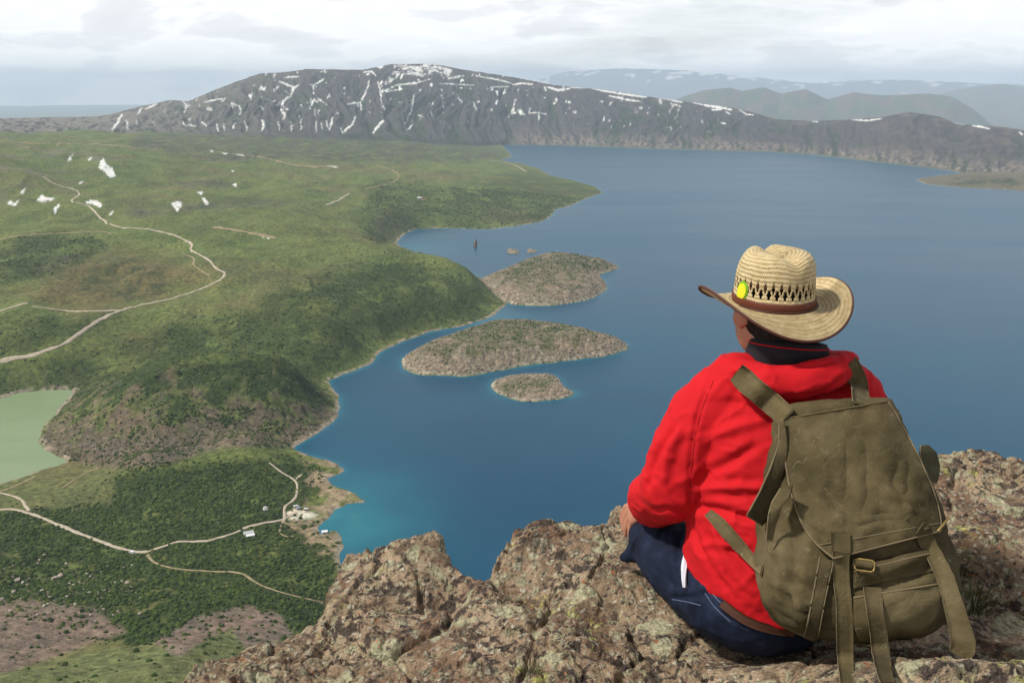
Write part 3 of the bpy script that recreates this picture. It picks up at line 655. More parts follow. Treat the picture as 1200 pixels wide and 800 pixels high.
def scatter():
    rg = np.random.default_rng(21); pts = []
    def cand(n, r0, r1, a0, a1):
        az = np.radians(rg.uniform(a0, a1, n)); r = np.sqrt(rg.uniform(r0 ** 2, r1 ** 2, n)); return r * np.sin(az), r * np.cos(az)
    x1, y1 = cand(90000, 440, 1050, -33, -5); x2, y2 = cand(420000, 1050, 3300, -33, 8)
    x = np.concatenate([x1, x2]); y = np.concatenate([y1, y2]); H = T_at('H', x, y); z = H + LAKE; u, v = proj(x, y, z)
    wS, fr, do, isl, land = (T_at(k, x, y) for k in ('wS', 'front', 'dome', 'isl', 'land'))
    f2 = fbm2(x / 90, y / 90 + 3, 5); f3 = fbm2(x / 22, y / 22, 4); r = np.hypot(x, y)
    meadow = poly_px(u, v, [(-60,560),(60,548),(140,545),(130,590),(60,598),(-60,600)], 6)
    scree = np.maximum(poly_px(u, v, [(180,752),(230,722),(290,708),(330,722),(345,745),(270,770),(190,770)], 4), poly_px(u, v, [(-60,712),(40,700),(112,710),(146,740),(90,760),(0,795),(-60,800)], 8) * .82)
    turf = poly_px(u, v, [(-60,812),(0,790),(90,767),(180,752),(210,770),(270,735),(290,760),(260,830),(-60,830)], 4)
    sandy = poly_px(u, v, [(345,560),(402,540),(435,588),(395,605),(402,650),(372,650),(335,612),(330,594),(362,590)], 4)
    d = fr * sstep(-.75, -.1, f3 + .6 * f2) * 1.0
    knoll = poly_px(u, v, [(120,560),(150,525),(200,520),(240,545),(215,580),(150,585)], 8)
    d = np.maximum(d, np.clip(1.15 * do * (.34 + .62 * sstep(-.3, .3, f3 - .25 * f2 - .012 * (v - 490))), 0, 1)); d = np.where(knoll > .5, .6, d)
    d = np.maximum(d, wS * .75); d = np.maximum(d, (isl > 2) * sstep(-.1, .35, f3 + .03 * (H - 17)) * .7)
    for pg in ISL_GREEN: d = np.maximum(d, (isl > 2) * poly_px(u, v, pg, 5) * .95)
    d = d * (1 - .9 * meadow) * (1 - scree) * (1 - turf * .97) * (1 - .8 * sandy) + .12 * scree * (v < 780) + .03 * turf
    d *= (land > 3) | (isl > 2)
    for c in ROADS:
        lo, hi = c.min(0) - 8, c.max(0) + 8; s = np.nonzero((x > lo[0]) & (x < hi[0]) & (y > lo[1]) & (y < hi[1]) & (d > 0))[0]
        if len(s):
            q = c[::2]; dm = np.full(len(s), 1e9)
            for k in range(len(q)): dm = np.minimum(dm, (x[s] - q[k, 0]) ** 2 + (y[s] - q[k, 1]) ** 2)
            d[s] *= dm > 16
    keep = rg.uniform(0, 1, len(x)) < d * np.where(r < 1050, .50, .42) * (.25 + 1.1 * sstep(-.25, .25, fbm2(x / 14 + 3, y / 14, 3)))
    inf = (u > -90) & (u < 1290) & (v < 890)
    keep &= inf; x, y, z, u, v, r = (q[keep] for q in (x, y, z, u, v, r)); kn = scree[keep]
    size = (.75 + 1.9 * rg.uniform(0, 1, len(x)) ** 1.8) * np.where(r < 1050, 1.0, 1.0 + .5 * (r - 1050) / 1600) * np.where(kn > .5, .9, 1)
    return x, y, z, u, v, r, size
m_bush = Mat('scrub_leaves'); _p = m_bush.pos()
def mk_bush():
    m = m_bush; oi = m.n('ShaderNodeObjectInfo'); at = m.attr('tint', 'Fac')
    n = m.noise(_p, .55, 4, .65); t = m.math('ADD', at, m.math('MULTIPLY', n, .55))
    c = m.ramp(t, [(.25, (.020, .034, .008)), (.5, (.036, .062, .013)), (.72, (.066, .098, .020)), (.95, (.13, .135, .042))])
    m.fin(c, .9, m.bump(m.noise(_p, 1.6, 3, .7), .9, .6), .15)
mk_bush()
def build_scrub():
    x, y, z, u, v, r, size = scatter(); rg = np.random.default_rng(5)
    hid = sdist(u, v, np.array(LIMB, float)) > 2
    vis = (~hid) & (u > 2) & (u < 1198) & (v < 797)
    order = np.argsort(np.where(vis, -size / r, 1e3)); near = order[:300]; rest = np.setdiff1d(np.arange(len(x)), near)
    # the rest: one mass
    VV, FF, TT = [], [], []; off = 0
    vi = rg.integers(0, 6, len(x)); rot = rg.uniform(0, 6.28, len(x)); tint = rg.uniform(0, .6, len(x)) ** 1.2 + .30 * fbm2(x / 40, y / 40, 3)
    for k in range(6):
        for base, sel in ((bush_variant(ICO2, k), rest[(vi[rest] == k) & (r[rest] < 900)]), (bush_variant(ICO1, k + 10), rest[(vi[rest] == k) & (r[rest] >= 900)])):
            bv, bf = base
            if not len(sel): continue
            c, s = np.cos(rot[sel]), np.sin(rot[sel]); S = size[sel]
            px = (bv[None, :, 0] * c[:, None] - bv[None, :, 1] * s[:, None]) * S[:, None] + x[sel][:, None]
            py = (bv[None, :, 0] * s[:, None] + bv[None, :, 1] * c[:, None]) * S[:, None] + y[sel][:, None]
            pz = bv[None, :, 2] * S[:, None] + z[sel][:, None]
            VV.append(np.stack([px, py, pz], -1).reshape(-1, 3)); FF.append((bf[None] + (off + np.arange(len(sel)) * len(bv))[:, None, None]).reshape(-1, 3)); off += len(sel) * len(bv)
            TT.append(np.repeat(tint[sel], len(bv)))
    me = mesh_np('scrub', np.concatenate(VV), None, np.concatenate(FF)); set_f(me, 'tint', np.concatenate(TT))
    o = link('scrub', me, m_bush.m); tag(o, kind='stuff')
    protos = []
    for k in range(8):
        bv, bf = bush_variant(ICO3, 30 + k); me = mesh_np('shrub', bv, None, bf); set_f(me, 'tint', np.full(len(bv), .05 + .06 * k)); me.materials.append(m_bush.m); protos.append(me)
    first = None
    for j, i in enumerate(near):
        if first is None: o = bpy.data.objects.new('shrub', protos[0]); first = o
        else: o = first.copy(); o.data = protos[j % 8]
        COL.objects.link(o); o.location = (x[i], y[i], z[i]); o.rotation_euler = (0, 0, rot[i]); o.scale = (size[i],) * 3
        tag(o, 'low round dark green shrub on the slope below the cliff', 'shrub', 'shrubs on the slope below the cliff')
    print('SHRUBS', len(x), 'faces', sum(len(f) for f in FF))
build_scrub()
m_stone = Mat('pale_lava_stone'); _p = m_stone.pos()
m_stone.fin(m_stone.mix(m_stone.ramp(m_stone.noise(_p, .8, 5), [(.3, 0), (.7, 1)]), (.125, .098, .068), (.34, .28, .205)), .95, m_stone.bump(m_stone.noise(_p, 2.5, 4), .8, .4), .1)
m_boulder = Mat('sun_bleached_boulder'); _p = m_boulder.pos('Generated')
m_boulder.fin(m_boulder.mix(m_boulder.ramp(m_boulder.noise(_p, 3.0, 5), [(.3, 0), (.7, 1)]), (.26, .21, .17), (.56, .49, .42)), .95, m_boulder.bump(m_boulder.noise(_p, 9, 4), .8, .3), .1)
def stone_variant(base, k):
    v, f = base; rg = np.random.default_rng(900 + k); n = v * (0.8 + .55 * fbm3(v * 1.1 + 7 * k, 2))[:, None]
    for _ in range(7):
        d = rg.normal(size=3); d /= np.linalg.norm(d); c = rg.uniform(.45, .75); s = n @ d; n = n - np.clip(s - c, 0, None)[:, None] * d
    n[:, 2] *= .75; return n, f
def build_stones():
    rg = np.random.default_rng(77)
    C6 = lambda L: [(x * .2, 640 + y * .2, s) for x, y, s in L]
    near = C6([(100,208,9),(135,215,6),(330,190,8),(355,178,9),(312,197,6),(260,55,5),(232,82,4),(220,105,4),(390,103,5),(95,35,4),(245,265,7),(80,268,6),(10,318,8),(60,385,6),(258,355,6),(487,256,4),(520,272,5),(555,262,4),(613,262,5),(590,154,4),(567,150,4),(508,165,5),(530,180,5),(630,124,4),(642,186,5),(712,208,5),(745,220,8),(765,243,5),(675,215,4),(776,118,5),(607,377,5),(818,401,6),(768,318,3),(1052,430,4),(1095,180,3),(820,302,3),(220,407,5),(395,300,6),(430,230,5),(405,222,5),(465,215,5),(440,340,5),(575,315,5),(662,405,4),(690,385,4),(530,405,5),(775,45,4),(560,440,4),(970,60,4),(160,230,5),(280,340,5),(290,300,5)])
    mesh = []
    for k in range(8):
        v, f = stone_variant(ICO2, k); me = mesh_np('boulder', v, None, f, smooth=False); me.materials.append(m_boulder.m); mesh.append(me)
    first = None
    for j, (u, v, s) in enumerate(near):
        x, y, z = ground_hit(u, v); S = s * .2 * 1.15 * math.hypot(x, y) / CP / F * 1.45
        o = bpy.data.objects.new('boulder', mesh[0]) if first is None else first.copy(); first = first or o; o.data = mesh[j % 8]
        COL.objects.link(o); o.location = (x, y, z + S * .45); o.rotation_euler = (0, 0, rg.uniform(0, 6)); o.scale = (S * 1.4, S * 1.4, S * 1.4)
        tag(o, 'pale lava boulder lying among dark green scrub on the valley floor', 'boulder', 'pale boulders in the scrub below the cliff')
    # rubble on the lava islands, dome and screes: uncountable
    n = 120000; az = np.radians(rg.uniform(-33, 9, n)); r = np.sqrt(rg.uniform(440 ** 2, 2350 ** 2, n)); x = r * np.sin(az); y = r * np.cos(az)
    H = T_at('H', x, y); u, v = proj(x, y, H + LAKE); isl = T_at('isl', x, y); do = T_at('dome', x, y); fr = T_at('front', x, y); f3 = fbm2(x / 22, y / 22, 4)
    upper = poly_px(u, v, [(-60,680),(20,660),(90,650),(150,660),(160,690),(110,715),(40,720),(-60,730)], 10)
    d = np.maximum.reduce([(isl > 0.5) * .95, do * (.09 + .2 * sstep(-.2, .2, -f3 + .012 * (v - 480))), fr * .02, upper * .55])
    k = (rg.uniform(0, 1, n) < d) & (u > -60) & (u < 1250) & (v < 850); x, y, z, r = x[k], y[k], (H + LAKE)[k], r[k]
    VV, FF, off = [], [], 0; S = rg.uniform(.5, 1.0, len(x)) ** 2 * np.where(isl[k] > 0, 3.0, 1.7); rot = rg.uniform(0, 6.28, len(x))
    for q in range(5):
        bv, bf = stone_variant(ICO1, 40 + q); s = np.arange(q, len(x), 5); c, sn = np.cos(rot[s]), np.sin(rot[s])
        VV.append(np.stack([(bv[None, :, 0] * c[:, None] - bv[None, :, 1] * sn[:, None]) * S[s, None] + x[s, None], (bv[None, :, 0] * sn[:, None] + bv[None, :, 1] * c[:, None]) * S[s, None] + y[s, None], bv[None, :, 2] * S[s, None] + z[s, None]], -1).reshape(-1, 3))
        FF.append((bf[None] + (off + np.arange(len(s)) * len(bv))[:, None, None]).reshape(-1, 3)); off += len(s) * len(bv)
    o = link('rubble', mesh_np('rubble', np.concatenate(VV), None, np.concatenate(FF), smooth=False), m_stone.m); tag(o, kind='stuff')
    print('RUBBLE', len(x))
build_stones()

# ------------------------------------------------------------------ what people have left in the valley
def simple(name, c, rough=.6):
    m = Mat(name); p = m.pos(); return m.fin(m.mix(m.noise(p, 1.3, 4), [q * .82 for q in c], [min(q * 1.15, .9) for q in c]), rough)
M_wall = simple('whitewash', (.72, .70, .66)); M_roofw = simple('pale_sheet_metal', (.74, .75, .77), .4); M_roofr = simple('red_sheet_metal', (.42, .09, .06), .5)
M_dark = simple('dark_opening', (.04, .04, .045)); M_grey = simple('grey_sheet_metal', (.42, .43, .43), .5); M_tent = simple('white_canvas', (.78, .76, .72), .8)
M_van = simple('white_vehicle_paint', (.78, .78, .78), .25); M_van2 = simple('blue_grey_vehicle_paint', (.25, .32, .42), .25); M_tyre = simple('tyre_rubber', (.03, .03, .03), .8); M_glassd = simple('vehicle_glass', (.03, .04, .05), .1)
M_brownrock = simple('brown_rock', (.16, .085, .045), .9)
def boxmesh(name, boxes, mat, parent, bev=0.0):
    bm = bmesh.new()
    for (cx, cy, cz, sx, sy, sz) in boxes:
        r_ = bmesh.ops.create_cube(bm, size=1.0)
        for q in r_['verts']: q.co = Vector((cx + q.co.x * sx, cy + q.co.y * sy, cz + q.co.z * sz))
    if bev: bmesh.ops.bevel(bm, geom=bm.edges[:], offset=bev, segments=2, affect='EDGES')
    me = bpy.data.meshes.new(name); bm.to_mesh(me); bm.free(); return link(name, me, mat, parent)
def gable(name, L, W, z0, rise, over, mat, parent):
    a, b = L / 2 + over, W / 2 + over; th = .18
    V = [(-a, -b, z0), (a, -b, z0), (a, 0, z0 + rise), (-a, 0, z0 + rise), (-a, b, z0), (a, b, z0)]
    V += [(p[0], p[1], p[2] - th) for p in V]
    fs = [(0, 1, 2, 3), (3, 2, 5, 4), (6, 9, 8, 7), (9, 10, 11, 8), (0, 6, 7, 1), (4, 5, 11, 10), (0, 3, 9, 6), (3, 4, 10, 9), (1, 7, 8, 2), (2, 8, 11, 5)]
    me = bpy.data.meshes.new(name); me.from_pydata(V, [], fs); me.update(); return link(name, me, mat, parent)
def house(u, v, L, W, H, rz, roofmat, wallmat, label, cat, name):
    x, y, z = ground_hit(u, v); e = empty(name, (x, y, z), rz); tag(e, label, cat)
    V = [(sx * L / 2, sy * W / 2, zz) for zz in (-.6, H) for sx, sy in ((-1, -1), (1, -1), (1, 1), (-1, 1))] + [(-L / 2, 0, H + W * .22 - .25), (L / 2, 0, H + W * .22 - .25)]
    fs = [(0, 1, 5, 4), (1, 2, 6, 9, 5), (2, 3, 7, 6), (3, 0, 4, 8, 7)]
    me = bpy.data.meshes.new('wall'); me.from_pydata(V, [], fs); me.update(); link('wall', me, wallmat, e)
    gable('roof', L, W, H + .05, W * .22, .35, roofmat, e)
    boxmesh('door', [(0, -W / 2 - .02, 1.0, 1.0, .08, 2.0)], M_dark, e)
    for k in (-1, 1): boxmesh('window', [(k * L * .3, -W / 2 - .02, 1.5, 1.0, .08, .9)], M_dark, e)
    return e
house(291.5, 627, 8.5, 5, 2.6, rad(20), M_grey, M_wall, 'long low shed with a grey sheet roof beside the gravel road', 'shed', 'shed')
house(293.5, 629.5, 7, 3.6, 2.3, rad(22), M_roofw, M_wall, 'small shed with a bright white roof in front of the grey roofed shed', 'shed', 'shed')
house(491.5, 233, 14, 8, 3.6, rad(5), M_roofw, M_wall, 'white house with a pale roof standing alone on the far green peninsula', 'house', 'house')
house(496.5, 235, 9, 6, 2.8, rad(8), M_roofr, M_wall, 'low outbuilding with a red roof beside the white house', 'outbuilding', 'outbuilding')
house(380.5, 625.5, 5, 3.4, 2.3, rad(15), M_roofw, M_wall, 'tiny white hut at the edge of the turquoise cove', 'hut', 'hut')
def tent(u, v, label):
    x, y, z = ground_hit(u, v); e = empty('tent', (x, y, z), .5); tag(e, label, 'tent')
    V = [(-2.2, -1.8, 0), (2.2, -1.8, 0), (2.2, 1.8, 0), (-2.2, 1.8, 0), (-1.5, 0, 3.6), (1.4, 0, 3.8), (0, -1.15, 1.9), (0, 1.15, 1.9)]
    me = bpy.data.meshes.new('canopy'); me.from_pydata(V, [], [(0, 1, 6), (0, 6, 4), (6, 5, 4), (1, 5, 6), (2, 3, 7), (3, 4, 7), (7, 4, 5), (2, 7, 5), (1, 2, 5), (3, 0, 4)]); me.update(); link('canopy', me, M_tent, e)
    boxmesh('door_flap', [(2.0, 0, .9, .35, 1.1, 1.8)], M_grey, e)
tent(311, 597, 'white peaked tent pitched among the scrub above the gravel road')
def vehicle(u, v, rz, paint, label, cat, tall):
    x, y, z = ground_hit(u, v); e = empty('parked_' + cat, (x, y, z + .7), rz); tag(e, label, cat)
    H = 2.3 if tall else 1.5; Ln = 5.4 if tall else 4.3
    bm = bmesh.new(); prof = [(-Ln/2, .35), (-Ln/2, H*.95), (-Ln/2+.25, H), (Ln*.22, H), (Ln*.36, H*.6), (Ln/2-.1, H*.52), (Ln/2, .4)]
    a = [bm.verts.new((p, -.9, q)) for p, q in prof]; b = [bm.verts.new((p, .9, q)) for p, q in prof]
    bm.faces.new(a); bm.faces.new(b[::-1])
    for k in range(len(prof)): bm.faces.new((a[k], b[k], b[(k + 1) % len(prof)], a[(k + 1) % len(prof)]))
    bmesh.ops.recalc_face_normals(bm, faces=bm.faces); bmesh.ops.bevel(bm, geom=bm.edges[:], offset=.06, segments=2, affect='EDGES')
    me = bpy.data.meshes.new('body'); bm.to_mesh(me); bm.free(); link('body', me, paint, e)
    boxmesh('window', [(0, -.9, H * .76, Ln * .5, .06, H * .22)], M_glassd, e); boxmesh('window', [(0, .9, H * .76, Ln * .5, .06, H * .22)], M_glassd, e)
    for sx in (-1, 1):
        for sy in (-1, 1):
            bm = bmesh.new(); bmesh.ops.create_cone(bm, cap_ends=True, segments=16, radius1=.36, radius2=.36, depth=.24, matrix=Matrix.Translation((sx * Ln * .3, sy * .86, .36)) @ Matrix.Rotation(math.pi / 2, 4, 'X'))
            me = bpy.data.meshes.new('wheel'); bm.to_mesh(me); bm.free(); link('wheel', me, M_tyre, e)
vehicle(347.5, 595.5, .3, M_van, 'white van parked on the left of the pale gravel lot by the cove', 'van', True)
vehicle(350, 596.8, .5, M_van2, 'small blue grey car parked beside the white van', 'car', False)
vehicle(359, 598, .1, M_van, 'white car parked alone near the middle of the gravel lot', 'car', False)
vehicle(154.5, 649, 2.7, M_van, 'white van beside the gravel road just short of the fork', 'van', True)
# rocks standing in the water
def lake_rock(u, v, wpx, hpx, k, mat, label, point):
    x, y = G(u, v); sc = math.hypot(x, y) / CP / F; vv, f = stone_variant(ICO3, k)
    vv = vv * np.array([wpx * sc * .5, wpx * sc * .5, 1]); vv[:, 2] = vv[:, 2] / vv[:, 2].max() * hpx * sc
    if point: tz = np.clip(vv[:, 2] / vv[:, 2].max(), 0, 1); vv[:, 0] = vv[:, 0] * (1 - .75 * tz) + tz * wpx * sc * .22; vv[:, 1] *= (1 - .75 * tz)
    vv = vv + .12 * wpx * sc * fbm3(vv * (5 / (wpx * sc)), 3)[:, None]
    o = link('rock', mesh_np('rock', vv, None, f, smooth=False), mat); o.location = (x, y, LAKE - .3); tag(o, label, 'rock')
lake_rock(557, 289, 6.5, 9, 60, M_brownrock, 'dark brown pointed rock standing alone in the bay behind the islands', True)
lake_rock(599.5, 295.2, 15, 3.6, 61, m_stone.m, 'flat grey rock awash just behind the farthest island, left one of the pair', False)
lake_rock(622.5, 294.8, 12, 3.4, 62, m_stone.m, 'small grey rock awash behind the farthest island, right one of the pair', False)
# ------------------------------------------------------------------ the rock ledge in the foreground
def zb(x, y):
    z = -1.32 + 0.66 * np.clip(1.86 - y, 0, .42) * sstep(.38, .72, x) - .10 * np.clip(-x - .1, 0, 3) + .10 * np.clip(1.9 - y, 0, .6) * (1 - sstep(.38, .72, x))
    return z + .02 * np.clip(x - 1.0, 0, 3)
EDGE_PX = [(205,800),(225,781),(262,767),(283,750),(325,742),(346,728),(371,720),(380,703),(385,676),(395,659),(407,645),(437,638),(452,642),(471,634),(492,631),(510,624),(518,627),(527,643),(533,659),(546,664),(560,667),(567,666),(574,656),(587,638),(604,620),(617,613),(650,611),(667,605),(685,606),(702,605),(720,594),(742,587),(800,575),(900,560),(1000,545),(1060,536),(1099,531),(1127,528),(1157,531),(1176,536),(1200,538),(1260,545),(1340,552)]
def hit_zb(u, v):
    d = ray(u, v); s = 1.32 / -d[2]
    for _ in range(30): s = float(zb(np.array(d[0] * s), np.array(d[1] * s))) / d[2]
    return d[0] * s, d[1] * s
_e = [hit_zb(u, v) for u, v in EDGE_PX]
LEDGE = np.array([(-9, -6), (-5, -1.4), (-2.4, .55), (-1.25, 1.25)] + _e + [(3.6, 2.6), (6, 2.0), (9, 1.4), (9, -6)])
HUMPS = [(525,688,-.085,.07),(600,668,-.05,.10),(640,690,-.05,.09),(470,655,.045,.10),(440,690,.02,.12),(690,650,.03,.14),(700,700,.03,.10),(555,760,.02,.08),(330,770,.03,.12),(620,735,.025,.09),(770,690,.02,.08),(505,632,.015,.05),(640,618,.03,.10),(1150,560,.04,.18),(1160,650,.05,.14),(1190,720,-.05,.12),(380,760,-.03,.1),(250,790,.02,.1),(480,720,-.03,.08),(660,775,.03,.1),(560,690,.03,.05)]
HW = [(*hit_zb(u, v), a, s) for u, v, a, s in HUMPS]
def cell2(x, y, seed=0):
    """worley distances F1, F2 and a per-cell value"""
    xi = np.floor(x).astype(np.int64); yi = np.floor(y).astype(np.int64); f1 = np.full(x.shape, 9.0); f2 = np.full(x.shape, 9.0); val = np.zeros(x.shape)
    for dx in (-1, 0, 1):
        for dy in (-1, 0, 1):
            cx, cy = xi + dx, yi + dy; k = PERM[PERM[(cx + seed) & 255] + (cy & 255)]; k2 = PERM[(k + 91) & 255]
            d = np.hypot(cx + .1 + .8 * k / 255 - x, cy + .1 + .8 * k2 / 255 - y); c = d < f1
            f2 = np.where(c, f1, np.minimum(f2, d)); val = np.where(c, PERM[(k2 + 17) & 255] / 255, val); f1 = np.where(c, d, f1)
    return f1, f2, val
def ledge_z(x, y, sd):
    z = zb(x, y)
    for hx, hy, a, s in HW: z = z + a * np.exp(-((x - hx) ** 2 + (y - hy) ** 2) / (s * s))
    wx = x + .05 * fbm2(x * 6, y * 6, 3); wy = y + .05 * fbm2(x * 6 + 9, y * 6, 3)
    a, b, val = cell2(wx * 4.2, wy * 4.2, 3); z = z + .045 * (val - .5) * sstep(.0, .35, b - a) - .022 * (1 - sstep(0, .13, b - a))
    a, b, val = cell2(wx * 13, wy * 13, 7); kk = sstep(-.25, .2, fbm2(x * 1.9 + 5, y * 1.9, 3)); z = z + kk * (.020 * (val - .5) * sstep(0, .25, b - a) - .010 * (1 - sstep(0, .14, b - a)))
    z = z + .032 * fbm2(x * 2.2, y * 2.2, 4) + .011 * fbm2(x * 14, y * 14, 4, .62) 
    rg_ = 1 - np.abs(fbm2(x * 22 + 4, y * 22, 3)) * 2.5; z = z + (.003 + .006 * kk) * (rg_ - .4) + .004 * fbm2(x * 60, y * 60, 3, .6)
    seat = np.exp(-(((x - .52) / .34) ** 2 + ((y - 1.92) / .30) ** 2) ** 2); z = z * (1 - seat) + np.minimum(z, zb(x, y) + .004 * fbm2(x * 30, y * 30, 3)) * seat
    lip = np.clip(.07 - sd, 0, .07); z = z - 4.0 * lip ** 2
    out = np.clip(-sd, 0, None); z = z - 5.5 * out - 2.2 * (1 - np.exp(-out * 7)) * (out > 0) * .15 + .5 * fbm2(x * .8 + z * .3, y * .8, 3) * np.clip(out, 0, 1)
    return np.maximum(z, -60)
m_rock = Mat('lichen_covered_rock')
def mk_rock():
    m = m_rock; p0 = m.pos()
    wob = m.n('ShaderNodeTexNoise'); m.l(p0, wob.inputs['Vector']); wob.inputs['Scale'].default_value = 14; wob.inputs['Detail'].default_value = 4
    vs = m.n('ShaderNodeVectorMath'); vs.operation = 'SUBTRACT'; m.l(wob.outputs['Color'], vs.inputs[0]); vs.inputs[1].default_value = (.5, .5, .5)
    sc = m.n('ShaderNodeVectorMath'); sc.operation = 'SCALE'; m.l(vs.outputs[0], sc.inputs[0]); sc.inputs['Scale'].default_value = .06
    ad = m.n('ShaderNodeVectorMath'); m.l(p0, ad.inputs[0]); m.l(sc.outputs[0], ad.inputs[1]); p = ad.outputs[0]
    big = m.noise(p0, 2.6, 4); mid = m.noise(p0, 9, 5, .6); grain = m.noise(p0, 110, 4, .7); g2 = m.noise(p0, 45, 5, .65)
    base = m.ramp(mid, [(.28, (.10, .062, .042)), (.44, (.215, .148, .095)), (.58, (.335, .245, .165)), (.75, (.45, .345, .24))])
    base = m.mix(m.ramp(big, [(.42, 0), (.62, .65)]), base, (.385, .275, .185))
    base = m.mix(m.ramp(m.noise(p0, 3.7, 4), [(.50, 0), (.62, .8)]), base, (.15, .082, .052))
    # grey-green crustose lichen in rosettes
    v1 = m.voro(p, 26, 'F1', 'Color'); sv = m.n('ShaderNodeSeparateColor'); m.l(v1, sv.inputs[0]); d1 = m.voro(p, 26, 'F1')
    l1 = m.math('MULTIPLY', m.math('GREATER_THAN', sv.outputs[0], .47), m.ramp(d1, [(.30, 1), (.52, 0)]))
    l1 = m.math('MULTIPLY', l1, m.ramp(g2, [(.34, .2), (.5, 1)]))
    lc = m.mix(sv.outputs[1], (.30, .28, .165), (.44, .415, .29))
    base = m.mix(m.math('MULTIPLY', l1, .9), base, lc)
    v2 = m.voro(p, 62, 'F1', 'Color'); s2 = m.n('ShaderNodeSeparateColor'); m.l(v2, s2.inputs[0]); d2 = m.voro(p, 62, 'F1')
    l2 = m.math('MULTIPLY', m.math('GREATER_THAN', s2.outputs[0], .55), m.ramp(d2, [(.32, 1), (.55, 0)]))
    base = m.mix(m.math('MULTIPLY', l2, .85), base, m.mix(s2.outputs[1], (.26, .235, .15), (.50, .45, .36)))
    # black lichen
    dk = m.math('MULTIPLY', m.ramp(m.noise(p, 27, 6, .68, .4), [(.50, 0), (.55, 1)]), m.ramp(m.noise(p0, 4.5, 3), [(.38, .3), (.52, 1)]))
    base = m.mix(m.math('MULTIPLY', dk, .92), base, m.mix(grain, (.022, .017, .016), (.085, .062, .055)))
    dk2 = m.math('GREATER_THAN', s2.outputs[2], .78); base = m.mix(m.math('MULTIPLY', m.math('MULTIPLY', dk2, m.ramp(d2, [(.3, 1), (.5, 0)])), .85), base, (.05, .036, .032))
    v3 = m.voro(p, 10.5, 'F1', 'Color'); s3 = m.n('ShaderNodeSeparateColor'); m.l(v3, s3.inputs[0]); d3 = m.voro(p, 10.5, 'F1')
    l3 = m.math('MULTIPLY', m.math('MULTIPLY', m.math('GREATER_THAN', s3.outputs[0], .72), m.ramp(d3, [(.36, 1), (.46, 0)])), m.ramp(g2, [(.36, .1), (.46, 1)]))
    base = m.mix(m.math('MULTIPLY', l3, .85), base, m.mix(grain, (.33, .31, .19), (.47, .44, .30)))
    # rust and sulphur coloured flecks
    ru = m.ramp(m.noise(p, 38, 4, .6), [(.67, 0), (.71, 1)]); base = m.mix(m.math('MULTIPLY', ru, .85), base, (.36, .115, .035))
    ye = m.math('MULTIPLY', m.ramp(m.noise(p, 30, 5, .7), [(.54, 0), (.58, 1)]), m.ramp(m.noise(m.mapping(p0, loc=(3.1, 1.7, 0)), 5.2, 2), [(.60, 0), (.67, 1)]))
    base = m.mix(m.math('MULTIPLY', ye, .85), base, (.42, .40, .12))
    base = m.mix(1.0, base, m.ramp(grain, [(.25, .5), (.5, 1.0), (.75, 1.5)]), 'MULTIPLY')
    hgt = m.math('ADD', m.math('MULTIPLY', g2, 1.0), m.math('MULTIPLY', grain, .45)); hgt = m.math('ADD', hgt, m.math('MULTIPLY', m.math('ADD', l1, l2), .25))
    base = m.mix(1.0, base, (1.02, 1.05, 1.03), 'MULTIPLY')
    m.fin(base, .92, m.bump(hgt, 1.0, .016), .2)
mk_rock()
def build_ledge():
    def axis(a, f0, f1, b, fine, gr=1.16):
        mid = list(np.arange(f0, f1, fine)); lo = []; s = fine; q = f0
        while q > a: s *= gr; q -= s; lo.append(q)
        hi = []; s = fine; q = mid[-1]
        while q < b: s *= gr; q += s; hi.append(q)
        return np.array(lo[::-1] + mid + hi)
    xs = axis(-8.5, -1.15, 1.95, 8.5, .0048); ys = axis(-5.5, 1.30, 3.05, 13.5, .0048)
    X, Y = np.meshgrid(xs, ys); x, y = X.ravel(), Y.ravel()
    sd = sdist(x, y, LEDGE) + .012 * fbm2(x * 9, y * 9, 3) + .010 * fbm2(x * 30, y * 30, 2)
    z = ledge_z(x, y, sd)
    me = mesh_np('rock_ledge', np.stack([x, y, z], 1), grid_quads(*X.shape)); o = link('rock_ledge', me, m_rock.m); tag(o, kind='structure')
    return me
_lm = build_ledge()
LEDGE_BVH = None
def ledge_top(x, y):
    x = np.atleast_1d(np.asarray(x, float)); y = np.atleast_1d(np.asarray(y, float)); return ledge_z(x, y, sdist(x, y, LEDGE))
